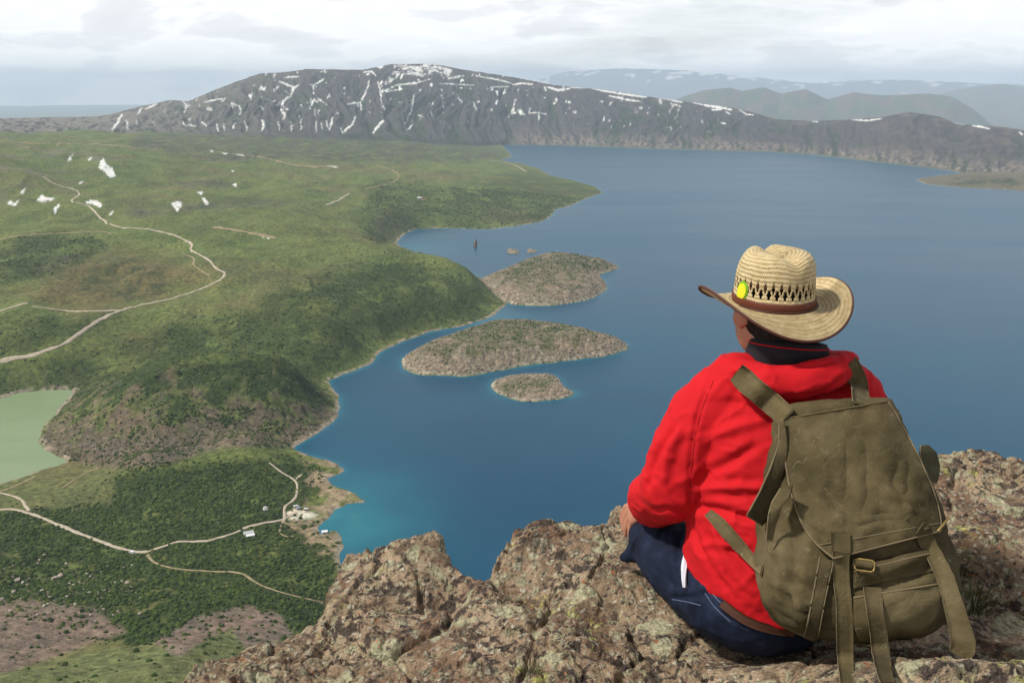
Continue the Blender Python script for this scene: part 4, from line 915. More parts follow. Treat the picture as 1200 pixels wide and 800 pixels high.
# ------------------------------------------------------------------ modelling helpers for soft things
def tube(pts, radii, seg=20, up=None, capf=0.8):
    """closed lofted tube through 3-D points; radii are numbers or (across, deep) pairs; 'up' fixes the across direction"""
    pts = [Vector(p) for p in pts]; n = len(pts); V = []; F4 = []
    rr = [(r, r) if not hasattr(r, '__len__') else r for r in radii]
    prev = None; rings = []
    for i in range(n):
        t = (pts[min(i + 1, n - 1)] - pts[max(i - 1, 0)]).normalized()
        if up is not None: a = Vector(up) - Vector(up).dot(t) * t; a.normalize()
        elif prev is None:
            a = Vector((1, 0, 0)) if abs(t.x) < .8 else Vector((0, 1, 0)); a = (a - a.dot(t) * t).normalized()
        else: a = (prev - prev.dot(t) * t).normalized()
        prev = a; b = t.cross(a); rings.append((pts[i], t, a, b, rr[i]))
    p, t, a, b, r = rings[0]; q = min(r) * capf; R = [(p - t * q * .85, t, a, b, (r[0] * .5, r[1] * .5)), (p - t * q * .45, t, a, b, (r[0] * .86, r[1] * .86))] + rings
    p, t, a, b, r = rings[-1]; q = min(r) * capf; R += [(p + t * q * .45, t, a, b, (r[0] * .86, r[1] * .86)), (p + t * q * .85, t, a, b, (r[0] * .5, r[1] * .5))]
    for p, t, a, b, r in R:
        for k in range(seg):
            w = 2 * math.pi * k / seg; V.append(p + a * math.cos(w) * r[0] + b * math.sin(w) * r[1])
    for i in range(len(R) - 1):
        for k in range(seg): F4.append((i * seg + k, i * seg + (k + 1) % seg, (i + 1) * seg + (k + 1) % seg, (i + 1) * seg + k))
    c0 = len(V); V.append(R[0][0] - R[0][1] * min(R[0][4]) * .25); V.append(R[-1][0] + R[-1][1] * min(R[-1][4]) * .25); L = (len(R) - 1) * seg
    for k in range(seg): F4.append((c0, (k + 1) % seg, k)); F4.append((c0 + 1, L + k, L + (k + 1) % seg))
    return V, F4
def ell(c, r, axes=None, sub=3):
    v, f = ICO3 if sub == 3 else ICO2; c = Vector(c); A = axes or (Vector((1, 0, 0)), Vector((0, 1, 0)), Vector((0, 0, 1)))
    return [c + A[0] * p[0] * r[0] + A[1] * p[1] * r[1] + A[2] * p[2] * r[2] for p in v], [tuple(q) for q in f]
def joined(parts):
    V, Fs = [], []
    for v, f in parts:
        o = len(V); V += [tuple(p) for p in v]; Fs += [tuple(i + o for i in q) for q in f]
    return V, Fs
def fuse(parts, voxel, smooth=4, fac=.5):
    V, Fs = joined(parts); me = bpy.data.meshes.new('fuse'); me.from_pydata(V, [], Fs); me.update()
    o = bpy.data.objects.new('fuse', me); COL.objects.link(o)
    m = o.modifiers.new('r', 'REMESH'); m.mode = 'VOXEL'; m.voxel_size = voxel
    if smooth: s = o.modifiers.new('s', 'SMOOTH'); s.factor = fac; s.iterations = smooth
    dg = bpy.context.evaluated_depsgraph_get(); r = bpy.data.meshes.new_from_object(o.evaluated_get(dg))
    bpy.data.objects.remove(o); bpy.data.meshes.remove(me)
    r.polygons.foreach_set('use_smooth', np.ones(len(r.polygons), bool)); return r
def get_v(me):
    v = np.zeros(len(me.vertices) * 3); me.vertices.foreach_get('co', v); n = np.zeros(len(me.vertices) * 3); me.vertices.foreach_get('normal', n); return v.reshape(-1, 3), n.reshape(-1, 3)
def put_v(me, v): me.vertices.foreach_set('co', np.asarray(v, dtype=np.float32).ravel()); me.update()
def bvh_of(*mes):
    V, Fs = [], []
    for me in mes:
        o = len(V); V += [q.co.copy() for q in me.vertices]; Fs += [tuple(i + o for i in p.vertices) for p in me.polygons]
    return BVHTree.FromPolygons(V, Fs)
def cast(bvh, u, v, guess=1.9):
    d = Vector(ray(u, v)).normalized(); h, n, i, t = bvh.ray_cast(Vector((0, 0, 0)), d)
    if h is None:
        p = P(u, v, guess); h, n, i, t = bvh.find_nearest(p)
        # keep the sight line's direction, the surface's distance
        h = P(u, v, h.y)
    if n.dot(d) > 0: n = -n
    return h, n
def folds(me, L):
    """press creases (negative) or raise ridges (positive) along lines lying on the surface"""
    v, n = get_v(me); b = bvh_of(me)
    for px, amp, w in L:
        q = np.array([cast(b, *p)[0] for p in smooth_line(px, 2)]); dmin = np.full(len(v), 9.0); tt = np.zeros(len(v))
        for k in range(len(q) - 1):
            e = q[k + 1] - q[k]; t = np.clip(((v - q[k]) @ e) / (e @ e + 1e-12), 0, 1); d = np.linalg.norm(v - q[k] - t[:, None] * e, axis=1)
            c = d < dmin; dmin = np.where(c, d, dmin); tt = np.where(c, (k + t) / (len(q) - 1), tt)
        g = np.exp(-(dmin / w) ** 2) * amp * np.clip(np.sin(np.pi * np.clip(tt, .03, .97)) * 1.6, 0, 1)
        g2 = np.exp(-((dmin - 1.9 * w) / (w * 1.2)) ** 2) * -.35 * amp * np.sin(np.pi * np.clip(tt, .03, .97))
        v = v + n * (g + g2)[:, None]
    put_v(me, v)
def ribbon(name, pts, widths, normals, mat, parent, thick=.0025, seg_w=5, bulge=0.0, smooth=2):
    pts = np.array(pts, float); normals = np.array(normals, float); widths = np.array(widths, float)
    for _ in range(smooth):
        def sm(a): return np.concatenate([a[:1], np.stack([.75 * a[:-1] + .25 * a[1:], .25 * a[:-1] + .75 * a[1:]], 1).reshape(-1, *a.shape[1:]), a[-1:]])
        pts, normals, widths = sm(pts), sm(normals), sm(widths)
    t = np.gradient(pts, axis=0); t /= np.linalg.norm(t, axis=1)[:, None]; n = normals - (normals * t).sum(1)[:, None] * t; n /= np.linalg.norm(n, axis=1)[:, None]
    s = np.cross(t, n); K = np.linspace(-.5, .5, seg_w); V = []
    for side in (1, -1):
        V.append(pts[:, None, :] + s[:, None, :] * (K[None, :, None] * widths[:, None, None]) + n[:, None, :] * (side * thick * .5 + bulge * (1 - 4 * K ** 2))[None, :, None])
    m = len(pts); V = np.stack(V, 0); q = grid_quads(m, seg_w); off = m * seg_w; Q = [q, (q + off)[:, ::-1]]
    for j in (0, seg_w - 1):
        i = np.arange(m - 1); a = i * seg_w + j; b = a + seg_w; e = np.stack([a, b, b + off, a + off], 1); Q.append(e[:, ::-1] if j == 0 else e)
    for i in (0, m - 1):
        j = np.arange(seg_w - 1); a = i * seg_w + j; e = np.stack([a, a + 1, a + 1 + off, a + off], 1); Q.append(e if i == 0 else e[:, ::-1])
    o = link(name, mesh_np(name, V.reshape(-1, 3), np.concatenate(Q)), mat, parent); return o
def rope(name, pts, r, mat, parent, seg=8, closed=False, smooth=1):
    pts = np.array(pts, float)
    for _ in range(smooth):
        if closed: a, b = pts, np.roll(pts, -1, 0); pts = np.stack([.75 * a + .25 * b, .25 * a + .75 * b], 1).reshape(-1, 3)
        else: pts = np.concatenate([pts[:1], np.stack([.75 * pts[:-1] + .25 * pts[1:], .25 * pts[:-1] + .75 * pts[1:]], 1).reshape(-1, 3), pts[-1:]])
    if closed: t = np.roll(pts, -1, 0) - np.roll(pts, 1, 0)
    else: t = np.gradient(pts, axis=0)
    t /= np.linalg.norm(t, axis=1)[:, None] + 1e-12; ref = np.array([.21, .3, .93]); a = np.cross(t, ref); a /= np.linalg.norm(a, axis=1)[:, None]; b = np.cross(t, a)
    w = np.arange(seg) * 2 * np.pi / seg; V = pts[:, None] + r * (a[:, None] * np.cos(w)[None, :, None] + b[:, None] * np.sin(w)[None, :, None])
    q = grid_quads(len(pts), seg, wrap=True); Q = [q]
    if closed:
        k = np.arange(seg); L = (len(pts) - 1) * seg; Q.append(np.stack([L + k, L + (k + 1) % seg, (k + 1) % seg, k], 1))
    return link(name, mesh_np(name, V.reshape(-1, 3), np.concatenate(Q)), mat, parent)
def sheet(name, grid, thick, mat, parent):
    """grid: rows x cols of 3-D points -> a thin solid sheet"""
    g = np.array(grid, float); nr, nc = g.shape[:2]; du = np.gradient(g, axis=1); dv = np.gradient(g, axis=0); n = np.cross(du, dv); n /= np.linalg.norm(n, axis=2)[..., None] + 1e-12
    c = g - 0; s = np.sign((n * -c).sum(2).mean()); n = n * s      # outwards = towards the viewer's side
    V = np.concatenate([(g + n * thick * .5).reshape(-1, 3), (g - n * thick * .5).reshape(-1, 3)]); q = grid_quads(nr, nc); off = nr * nc
    if s < 0: q = q[:, ::-1]
    Q = [q, (q + off)[:, ::-1]]; edge = [r * nc for r in range(nr)], [r * nc + nc - 1 for r in range(nr)], list(range(nc)), [(nr - 1) * nc + c_ for c_ in range(nc)]
    for e in edge:
        e = np.array(e); Q.append(np.stack([e[:-1], e[1:], e[1:] + off, e[:-1] + off], 1))
    me = mesh_np(name, V, np.concatenate(Q)); bm = bmesh.new(); bm.from_mesh(me); bmesh.ops.recalc_face_normals(bm, faces=bm.faces); bm.to_mesh(me); bm.free()
    return link(name, me, mat, parent)

# ------------------------------------------------------------------ materials for the walker
def cloth(name, c, vary=.12, rough=.85, weave=900, strength=.25, sheen=0.0, wr=18):
    m = Mat(name); p = m.pos(); n = m.noise(p, wr, 5, .6); w = m.noise(p, weave, 2, .5)
    col = m.mix(n, [q * (1 - vary) for q in c], [q * (1 + vary) for q in c])
    h = m.math('ADD', m.math('MULTIPLY', w, .12), n)
    m.b.inputs['Sheen Weight'].default_value = sheen
    return m.fin(col, rough, m.bump(h, strength, .006), .25)
M_red = cloth('red_jacket_cloth', (.49, .005, .010), .12, .85, 700, .3, .0, 26)
M_seam = cloth('dark_red_thread', (.30, .004, .007)); M_black = cloth('black_collar_cloth', (.016, .014, .018), .2)
def mk_denim():
    m = Mat('dark_denim'); p = m.pos(); n = m.noise(p, 14, 5, .65); w = m.noise(m.mapping(p, (260, 260, 900)), 1, 2, .5)
    c = m.ramp(m.math('ADD', m.math('MULTIPLY', n, .8), m.math('MULTIPLY', w, .25)), [(.35, (.004, .006, .015)), (.55, (.008, .013, .032)), (.75, (.020, .031, .065))])
    return m.fin(c, .85, m.bump(m.math('ADD', n, m.math('MULTIPLY', w, .2)), .4, .006), .2)
M_denim = mk_denim(); M_stitch = cloth('faded_stitching', (.10, .13, .2))
def mk_skin():
    m = Mat('weathered_skin'); p = m.pos(); n = m.noise(p, 30, 4); c = m.mix(n, (.36, .145, .092), (.48, .235, .155))
    m.b.inputs['Subsurface Weight'].default_value = .03; m.b.inputs['Subsurface Radius'].default_value = (.012, .004, .002)
    return m.fin(c, .5, m.bump(m.noise(p, 260, 3), .2, .001), .35)
M_skin = mk_skin()
def mk_hair():
    m = Mat('dark_greying_hair'); p = m.pos(); n = m.noise(m.mapping(p, (500, 500, 60)), 1, 3, .6)
    return m.fin(m.ramp(n, [(.3, (.008, .007, .006)), (.6, (.024, .021, .019)), (.78, (.08, .075, .07))]), .85, m.bump(n, 1.0, .004), .15)
M_hair = mk_hair(); M_beltm = cloth('brown_leather', (.065, .026, .014), .25, .5, 300, .5)
M_whitec = cloth('white_cotton', (.55, .58, .64), .2); M_shoe = cloth('dark_shoe_leather', (.03, .025, .02), .2, .5)

# ------------------------------------------------------------------ the walker: joints read off the photograph, at true depth
J = dict(pelvis=P(888,700,1.90), waist=P(896,650,1.93), mid=P(905,580,1.98), chest=P(914,505,2.02), upper=P(920,455,2.045), neck=P(922,420,2.06), head=P(902,366,2.10),
         sL=P(826,486,2.035), eL=P(788,573,2.0), wL=P(757,592,2.19), hipL=P(846,690,1.92), kL=P(768,630,2.22),
         sR=P(997,466,2.05), eR=P(1030,552,2.14), wR=P(1020,590,2.32), hipR=P(942,690,1.95), kR=P(1046,606,2.38))
J['aL'] = J['kL'] + Vector((.30, .12, -.035)); J['aR'] = J['kR'] + Vector((-.28, -.02, -.06))
X = Vector((1, 0, 0))
YAW = rad(19); hx = Vector((math.cos(YAW), math.sin(YAW), 0)); hy = Vector((-math.sin(YAW), math.cos(YAW), 0)); hz = Vector((0, 0, 1))   # head: right, forward, up
hl = lambda a, b, c: J['head'] + hx * a + hy * b + hz * c
def hand(w, kn, tips_dir, spread, thumb_dir):
    parts = []; d = (kn - w).normalized(); parts.append(tube([w - d * .03, w + d * .02, kn - d * .005], [(.027, .02), (.034, .016), (.04, .013)], 14, up=spread))
    for i, (ln, off) in enumerate(((.066, -.031), (.078, -.0105), (.074, .0105), (.058, .031))):
        k = kn + spread * off; a = (d * .55 + tips_dir * .6).normalized(); b = (tips_dir + d * .1).normalized(); c = (tips_dir - d * .25).normalized()
        parts.append(tube([k - d * .02, k, k + a * ln * .42, k + a * ln * .42 + b * ln * .32, k + a * ln * .42 + b * ln * .32 + c * ln * .26], [.0095, .0095, .0085, .008, .0068], 10))
    tb = w + d * .03 - spread * .034; parts.append(tube([tb, tb + thumb_dir * .03, tb + thumb_dir * .05 + d * .018], [.012, .0105, .0085], 10)); return parts
def make_person():
    parts = [tube([J['pelvis'], J['waist'], J['mid'], J['chest'], J['upper'], J['neck']], [(.155, .12), (.16, .125), (.165, .125), (.175, .12), (.15, .09), (.062, .062)], 24, up=X)]
    parts.append(tube([J['neck'] - Vector((0, 0, .04)), hl(0, -.012, -.05)], [.062, .06], 16))
    parts += [ell(hl(0, -.012, .028), (.078, .098, .098), (hx, hy, hz)), ell(hl(0, .022, -.045), (.063, .075, .075), (hx, hy, hz)), ell(hl(0, .06, -.088), (.036, .03, .024), (hx, hy, hz), 2),
              ell(hl(0, .102, -.022), (.014, .022, .024), (hx, hy, hz), 2), ell(hl(0, .096, .008), (.009, .014, .034), (hx, hy, hz), 2), ell(hl(0, .088, -.058), (.026, .012, .008), (hx, hy, hz), 2), ell(hl(0, .086, .028), (.05, .012, .01), (hx, hy, hz), 2)]
    for s in (-1, 1):
        ea = (Vector(hx * .78 + hy * -.62 * s).normalized(), (hy * .78 + hx * .62 * s).normalized(), hz); parts.append(ell(hl(s * .083, -.012, .004), (.0075, .019, .031), ea, 3)); parts.append(ell(hl(s * .079, -.002, -.024), (.008, .010, .011), ea, 2))
        parts.append(ell(hl(s * .032, .080, .012), (.014, .008, .008), (hx, hy, hz), 2))
        parts.append(ell(hl(s * .045, .05, -.02), (.022, .022, .028), (hx, hy, hz), 2))
    for s, a, b, c in ((-1, 'sL', 'eL', 'wL'), (1, 'sR', 'eR', 'wR')):
        parts.append(tube([J['upper'].lerp(J[a], .5), J[a], J[a].lerp(J[b], .5), J[b]], [.055, .056, .05, .042], 16)); parts.append(tube([J[b], J[b].lerp(J[c], .35), J[c]], [.042, .041, .027], 16))
    parts += hand(J['wL'], P(739,600,2.245), Vector((-.12, .10, -1)).normalized(), Vector((-.25, .93, .05)).normalized(), Vector((.8, .5, -.2)).normalized())
    parts += hand(J['wR'], J['wR'] + Vector((-.01, .085, -.02)), Vector((.1, .35, -.9)).normalized(), Vector((-.98, .1, .05)).normalized(), Vector((-.6, .8, -.1)).normalized())
    for h, k, a in (('hipL', 'kL', 'aL'), ('hipR', 'kR', 'aR')):
        parts.append(tube([J[h], J[h].lerp(J[k], .5), J[k]], [.085, .075, .056], 18)); d = (J[a] - J[k]).normalized()
        parts.append(tube([J[k], J[k].lerp(J[a], .35), J[a]], [.054, .055, .036], 16)); parts.append(tube([J[a], J[a] + d * .05 + Vector((0, .05, -.01)), J[a] + d * .08 + Vector((0, .13, -.02))], [(.034, .034), (.04, .03), (.036, .02)], 12))
    me = fuse(parts, .0042, 2, .5)
    o = link('person', me, M_skin); tag(o, 'person in red jacket and dark jeans sitting on the cliff edge, back to the camera', 'person')
    return o
person = make_person()
def child(name, me, mat): return link(name, me, mat, person)
def make_jacket():
    parts = [tube([P(898,699,1.905), P(899,682,1.91), P(898,655,1.93), J['mid'], J['chest'], P(918,470,2.04), P(921,445,2.055), P(922,425,2.06)], [(.158, .162), (.176, .166), (.196, .168), (.200, .165), (.212, .155), (.200, .128), (.135, .10), (.088, .08)], 32, up=X, capf=.25)]
    parts.append(tube([P(870,447,2.04), J['sL'], J['sL'].lerp(J['eL'], .5) + Vector((-.012, -.01, 0)), J['eL'] + Vector((-.008, -.01, -.005))], [.080, .089, .083, .081], 22))
    parts.append(tube([J['eL'] + Vector((-.005, 0, 0)), J['eL'].lerp(J['wL'], .5) + Vector((-.012, 0, -.004)), J['wL'] + Vector((.004, 0, 0))], [.079, .069, .048], 20, capf=.4))
    parts.append(tube([P(965,445,2.045), J['sR'], J['sR'].lerp(J['eR'], .5), J['eR']], [.08, .078, .072, .068], 22)); parts.append(tube([J['eR'], J['eR'].lerp(J['wR'], .5), J['wR']], [.07, .064, .048], 20, capf=.4))
    parts.append(tube([P(858,437,2.06), P(872,441,1.985), P(900,449,1.935), P(940,447,1.925), P(972,437,1.945), P(990,428,2.0), P(992,424,2.06)], [.030, .036, .040, .040, .040, .036, .028], 14))
    me = fuse(parts, .0058, 7, .5)
    v, n = get_v(me); k = v * np.array([9, 9, 16]); v = v + n * (.0075 * fbm3(k * .5, 3, .45) + .0012 * fbm3(v * 30, 2))[:, None]
    rg_ = 1 - np.abs(fbm3(np.stack([v[:, 0] * 7 + v[:, 2] * 5, v[:, 1] * 6, v[:, 2] * 11 - v[:, 0] * 5], 1), 3, .5)) * 3.2; v = v + n * (.0048 * np.clip(rg_, -.5, 1) ** 3)[:, None]
    # loose cloth: soft diagonal pulls
    v = v + n * (.0012 * np.sin(26 * (v[:, 2] * .8 + v[:, 0] * .55) + 3 * fbm3(v * 6, 2)) * sstep(-.3, .3, fbm3(v * 5 + 3, 2)))[:, None]
    put_v(me, v)
    folds(me, [([(832,446),(816,490),(809,545),(808,600)], -.0035, .006), ([(812,592),(850,598),(895,612)], -.012, .010), ([(812,575),(850,570),(900,572)], .010, .010), ([(812,560),(850,545),(890,520)], -.008, .011),
               ([(822,520),(860,500),(900,492)], .008, .012), ([(800,500),(782,530),(776,570)], .009, .012), ([(790,500),(765,540),(758,575)], -.008, .010), ([(808,605),(785,595),(765,598)], -.007, .008),
               ([(812,615),(825,655),(860,700)], -.006, .009), ([(835,615),(850,655),(885,700)], .007, .012), ([(858,438),(885,452),(915,466)], -.011, .007), ([(915,464),(960,462),(995,440)], -.008, .007),
               ([(850,640),(875,660),(898,690)], -.006, .008), ([(930,430),(960,428),(985,420)], -.005, .006), ([(850,470),(880,475),(905,470)], -.006, .010), ([(820,640),(840,636),(860,640)], .006, .008)])
    o = child('jacket', me, M_red); b = bvh_of(me)
    for L in ([(836,446),(818,490),(810,545),(808,598)], [(868,452),(900,463),(935,466),(965,462),(992,448)]): rope('seam', [p + n_ * .0004 for p, n_ in [cast(b, *q) for q in smooth_line(L, 2)]], .0011, M_seam, o, 6, smooth=0)
    return o
jacket = make_jacket()
def make_trousers():
    parts = [ell(P(890,698,1.905), (.188, .158, .128)), tube([P(890,690,1.92), J['waist']], [(.165, .135), (.15, .12)], 24, up=X)]
    parts.append(tube([J['hipL'] + Vector((.02, 0, -.01)), J['hipL'].lerp(J['kL'], .5) + Vector((-.005, -.01, 0)), J['kL']], [.122, .106, .082], 22)); parts.append(tube([J['hipR'], J['hipR'].lerp(J['kR'], .5), J['kR']], [.115, .098, .078], 22))
    for k, a in (('kL', 'aL'), ('kR', 'aR')): parts.append(tube([J[k], J[k].lerp(J[a], .45), J[a]], [.074, .068, .055], 18, capf=.3))
    parts.append(tube([P(768,632,2.20), P(748,645,2.20), P(730,653,2.215)], [.06, .036, .012], 14))
    me = fuse(parts, .0058, 5, .5); v, n = get_v(me); v = v + n * (.006 * fbm3(v * 13, 4, .55) + .003 * fbm3(v * 45, 2))[:, None]; put_v(me, v)
    folds(me, [([(800,612),(792,650),(800,690)], -.008, .008), ([(775,612),(765,640),(772,668)], .006, .008), ([(785,700),(815,700),(840,690)], -.006, .007), ([(752,612),(745,635),(740,650)], -.006, .006), ([(815,690),(850,722),(900,742)], -.004, .005)])
    o = child('trousers', me, M_denim); b = bvh_of(me)
    for L in ([(788,702),(806,705),(822,709)], [(826,694),(838,712),(856,728)], [(832,692),(846,708),(864,720)], [(806,618),(800,655),(806,690)]):
        pts = [cast(b, *p) for p in smooth_line(L, 2)]; rope('seam', [p + n_ * .0006 for p, n_ in pts], .0012, M_stitch, o, 6, smooth=0)
    L = [(846,706),(858,716),(875,727),(898,735),(930,740)]; pts = [cast(b, *p) for p in L]
    ribbon('belt', [p + n_ * .004 for p, n_ in pts], [.020] * len(L), [n_ for p, n_ in pts], M_beltm, person, .004)
    return o
trousers = make_trousers()
def make_hair():
    parts = [ell(hl(0, -.020, .020), (.083, .098, .092), (hx, hy, hz)), ell(hl(0, -.050, -.030), (.066, .062, .062), (hx, hy, hz))]
    me = fuse(parts, .005, 3); v, n = get_v(me); rel = v - np.array(J['head']); f = rel @ np.array(hy); s = np.abs(rel @ np.array(hx)); zz = rel[:, 2]
    # short back and sides: hair stops in front of the ears and at the nape
    cut = np.clip((f + .005 - np.where(zz > .03, .06, .0)) / .02, 0, 1) * (zz < .045); v = v - n * (.016 * cut)[:, None]
    v = v + n * (.0022 * fbm3(v * 120, 3))[:, None]; put_v(me, v); return child('hair', me, M_hair)
make_hair()
def make_collar():
    c = J['neck']; A = []
    for i in range(33):
        w = math.pi * 2 * i / 32; row = []
        for k, (rr, zz) in enumerate(((.098, -.030), (.098, -.008), (.094, .018), (.089, .038), (.085, .049), (.080, .047), (.079, .0))):
            sx, sy = math.cos(w), math.sin(w); back = max(0, -sy)
            row.append(c + Vector((sx * rr * 1.02, sy * rr * .92 - .004, zz * (.8 + .35 * back) + .02 * sx * -.35 + .004 - .012 * max(0, sy))))
        A.append(row)
    o = sheet('collar', A, .003, M_black, person)
    rope('piping', [r[3] + (r[3] - c).normalized() * .003 for r in A[:-1]], .0014, M_red, o, 8, closed=True); return o
make_collar()
def make_shirt_tail():
    b = bvh_of(trousers.data); L = [(806,648),(803,662),(804,676),(806,690)]; pts = [cast(b, *p) for p in L]
    ribbon('shirt_tail', [p + n * .008 for p, n in pts], [.006, .016, .013, .004], [n for p, n in pts], M_whitec, person, .003, 7, .006)
make_shirt_tail()
for k, a in (('kL', 'aL'), ('kR', 'aR')):
    d = (J[a] - J[k]).normalized(); me = fuse([tube([J[a] + d * .01, J[a] + d * .05 + Vector((0, .05, -.01)), J[a] + d * .08 + Vector((0, .14, -.02))], [(.045, .045), (.052, .042), (.046, .03)], 14)], .006, 3); child('shoe', me, M_shoe)

# ------------------------------------------------------------------ straw hat
def mk_straw():
    m = Mat('woven_straw'); uv = m.n('ShaderNodeAttribute'); uv.attribute_name = 'weave'; vec = uv.outputs['Vector']; p = m.pos()
    sx = m.n('ShaderNodeSeparateXYZ'); m.l(vec, sx.inputs[0]); a, s = sx.outputs[0], sx.outputs[1]
    s = m.math('ADD', s, m.math('MULTIPLY', m.noise(p, 22, 3, .6), .010)); row = m.math('SINE', m.math('MULTIPLY', s, 620))
    dg = m.math('SINE', m.math('ADD', m.math('MULTIPLY', a, 1250), m.math('MULTIPLY', m.math('SIGN', row), m.math('MULTIPLY', s, 1150))))
    n = m.noise(p, 60, 4, .6); fine = m.math('SUBTRACT', m.noise(m.mapping(p, (1, 1, 1)), 300, 4, .75), .12)
    f = m.math('ADD', m.math('ADD', m.math('MULTIPLY', dg, .16), m.math('MULTIPLY', row, .10)), m.math('ADD', m.math('MULTIPLY', n, .45), m.math('MULTIPLY', fine, .75)))
    c = m.ramp(f, [(.20, (.24, .14, .05)), (.42, (.52, .38, .175)), (.6, (.70, .56, .31)), (.82, (.86, .76, .50))])
    return m.fin(c, .6, m.bump(m.math('ADD', m.math('MULTIPLY', dg, .5), m.math('ADD', m.math('MULTIPLY', row, .8), fine)), .8, .0016), .35)
M_straw = mk_straw(); M_band = cloth('brown_leather_band', (.13, .038, .022), .2, .45, 200, .3); M_edge = cloth('brown_edging', (.085, .03, .022), .2, .6)
def set_vec(me, name, arr):
    a = me.attributes.new(name, 'FLOAT_VECTOR', 'POINT'); a.data.foreach_set('vector', np.asarray(arr, dtype=np.float32).ravel())
def make_hat():
    hat = empty('straw_hat', P(906,354,2.09)); tag(hat, 'woven straw cowboy hat with turned up brim and brown leather band worn on the head', 'hat')
    yaw = rad(13); tilt_side = rad(-1); pitch = rad(2)
    Mx = Matrix.Rotation(yaw, 4, 'Z') @ Matrix.Rotation(tilt_side, 4, 'Y') @ Matrix.Rotation(pitch, 4, 'X'); TR = lambda q: np.array([Mx @ Vector(x_) for x_ in q])
    # crown
    NA, rows_ = 288, []
    prof = [(1.00, -.004), (1.0, .0), (1.0, .008), (.998, .016), (.994, .023), (.988, .030), (.982, .037), (.978, .044), (.974, .051), (.970, .058), (.966, .066), (.962, .076), (.950, .086), (.932, .096), (.905, .105), (.865, .113), (.80, .120), (.71, .125), (.59, .128), (.45, .130), (.30, .131), (.15, .1315), (.02, .132)]
    ang = np.arange(NA) * 2 * np.pi / NA; V, W = [], []; sl = 0; pz = None
    for i, (k, z) in enumerate(prof):
        ax, ay = .092 * k, .104 * k; x = ax * np.cos(ang); y = ay * np.sin(ang)
        t = np.clip((z - .06) / .075, 0, 1)
        # lengthwise crease and two pinches towards the front
        cr = np.exp(-(x / .022) ** 2) * .040 * t ** 1.5 * np.clip(.75 + y / .3, .5, 1.1); pin = .020 * t ** 1.5 * np.exp(-((y - .062) / .035) ** 2) * np.abs(np.cos(ang)) ** .5
        zz = np.full(NA, z) - cr * (k < .97) + .010 * t * (y / .1) ** 2 - .004 * t * np.clip(-y / .1, 0, 1) ** 2; x = x - np.sign(x) * np.minimum(pin, np.abs(x) * .6)
        V.append(np.stack([x, y, zz], 1)); 
        if i: sl += math.hypot(.098 * (k - prof[i - 1][0]), z - prof[i - 1][1])
        W.append(np.stack([ang * .098, np.full(NA, sl), 0 * ang], 1))
    V = np.concatenate(V); q = grid_quads(len(prof), NA, wrap=True); ri = q[:, 0] // NA; ci = q[:, 0] % NA
    hw = {5: 1.2, 6: 2.1, 7: 1.2}; hw2 = {7: 1.2, 8: 2.1, 9: 1.2}; d1 = np.abs((ci % 9) - 4.0); d2 = np.abs(((ci + 4.5) % 9) - 4.0)
    hole = (d1 <= np.vectorize(lambda q_: hw.get(q_, -1))(ri)) | (d2 <= np.vectorize(lambda q_: hw2.get(q_, -1))(ri)); me = mesh_np('crown', TR(V), q[~hole]); set_vec(me, 'weave', np.concatenate(W)); o = link('crown', me, M_straw, hat)
    sm = o.modifiers.new('thick', 'SOLIDIFY'); sm.thickness = .0022; sm.offset = -1
    # brim, rolled up at the sides, dipping front and back
    NR = 16; V, W, edge = [], [], []
    def brim(t, a):
        ex, ey = .092 + .088 * t, .104 + .082 * t; c, s = np.cos(a), np.sin(a)
        up = (.049 * np.abs(c) ** 2.0 - .034 * np.abs(s) ** 2.0 - .006) * t ** 1.7; pull = .010 * t ** 2.2 * np.abs(c) ** 2.2
        return np.stack([(ex - pull) * c, ey * s, up - .004 * np.sin(np.pi * t)], -1)
    for i in range(NR + 1):
        t = i / NR; p = brim(t, ang); p[:, 2] += .0012 * np.sin(t * 70) ; V.append(p); W.append(np.stack([ang * (.098 + .085 * t), np.full(NA, .3 + .085 * t), 0 * ang], 1))
    me = mesh_np('brim', TR(np.concatenate(V)), grid_quads(NR + 1, NA, wrap=True)); set_vec(me, 'weave', np.concatenate(W)); o = link('brim', me, M_straw, hat); sm = o.modifiers.new('thick', 'SOLIDIFY'); sm.thickness = .003; sm.offset = -1
    rope('edging', TR(brim(1.0, ang)), .0034, M_edge, hat, 8, closed=True)
    # band
    z = np.array([.002, .007, .014, .020, .022]); V = np.concatenate([np.stack([(.092 + .0022 + .0012 * (0 < i < 4)) * np.cos(ang), (.104 + .0022 + .0012 * (0 < i < 4)) * np.sin(ang), np.full(NA, zz)], 1) for i, zz in enumerate(z)])
    o = link('hatband', mesh_np('hatband', TR(V), grid_quads(5, NA, wrap=True)), M_band, hat); sm = o.modifiers.new('thick', 'SOLIDIFY'); sm.thickness = .002; sm.offset = -1
    a2 = np.linspace(rad(190), rad(345), 60); rope('band_cord', TR(np.stack([.0975 * np.cos(a2), .1095 * np.sin(a2), .0035 + .0 * a2], 1)), .0028, M_beltm, hat, 8)
    # oval badge behind the band
    for nm, sc, off, colr in (('badge', 1.0, .0016, (.20, .50, .02)), ('badge_face', .80, .0034, (.72, .70, .03))):
        bc = rad(187); g = []
        for r_ in np.linspace(.0, 1, 6):
            row = []
            for w in np.linspace(0, 2 * np.pi, 25):
                da = .020 * r_ * sc * np.cos(w) / .1; dz = .026 * r_ * sc * np.sin(w); lean = dz * .18 / .1
                a = bc + da + lean; zz = .036 + dz; kk = np.interp(zz, [q_[1] for q_ in prof], [q_[0] for q_ in prof]) if zz < .12 else .9
                row.append(((.092 * kk + off) * math.cos(a), (.104 * kk + off) * math.sin(a), zz))
            g.append(row)
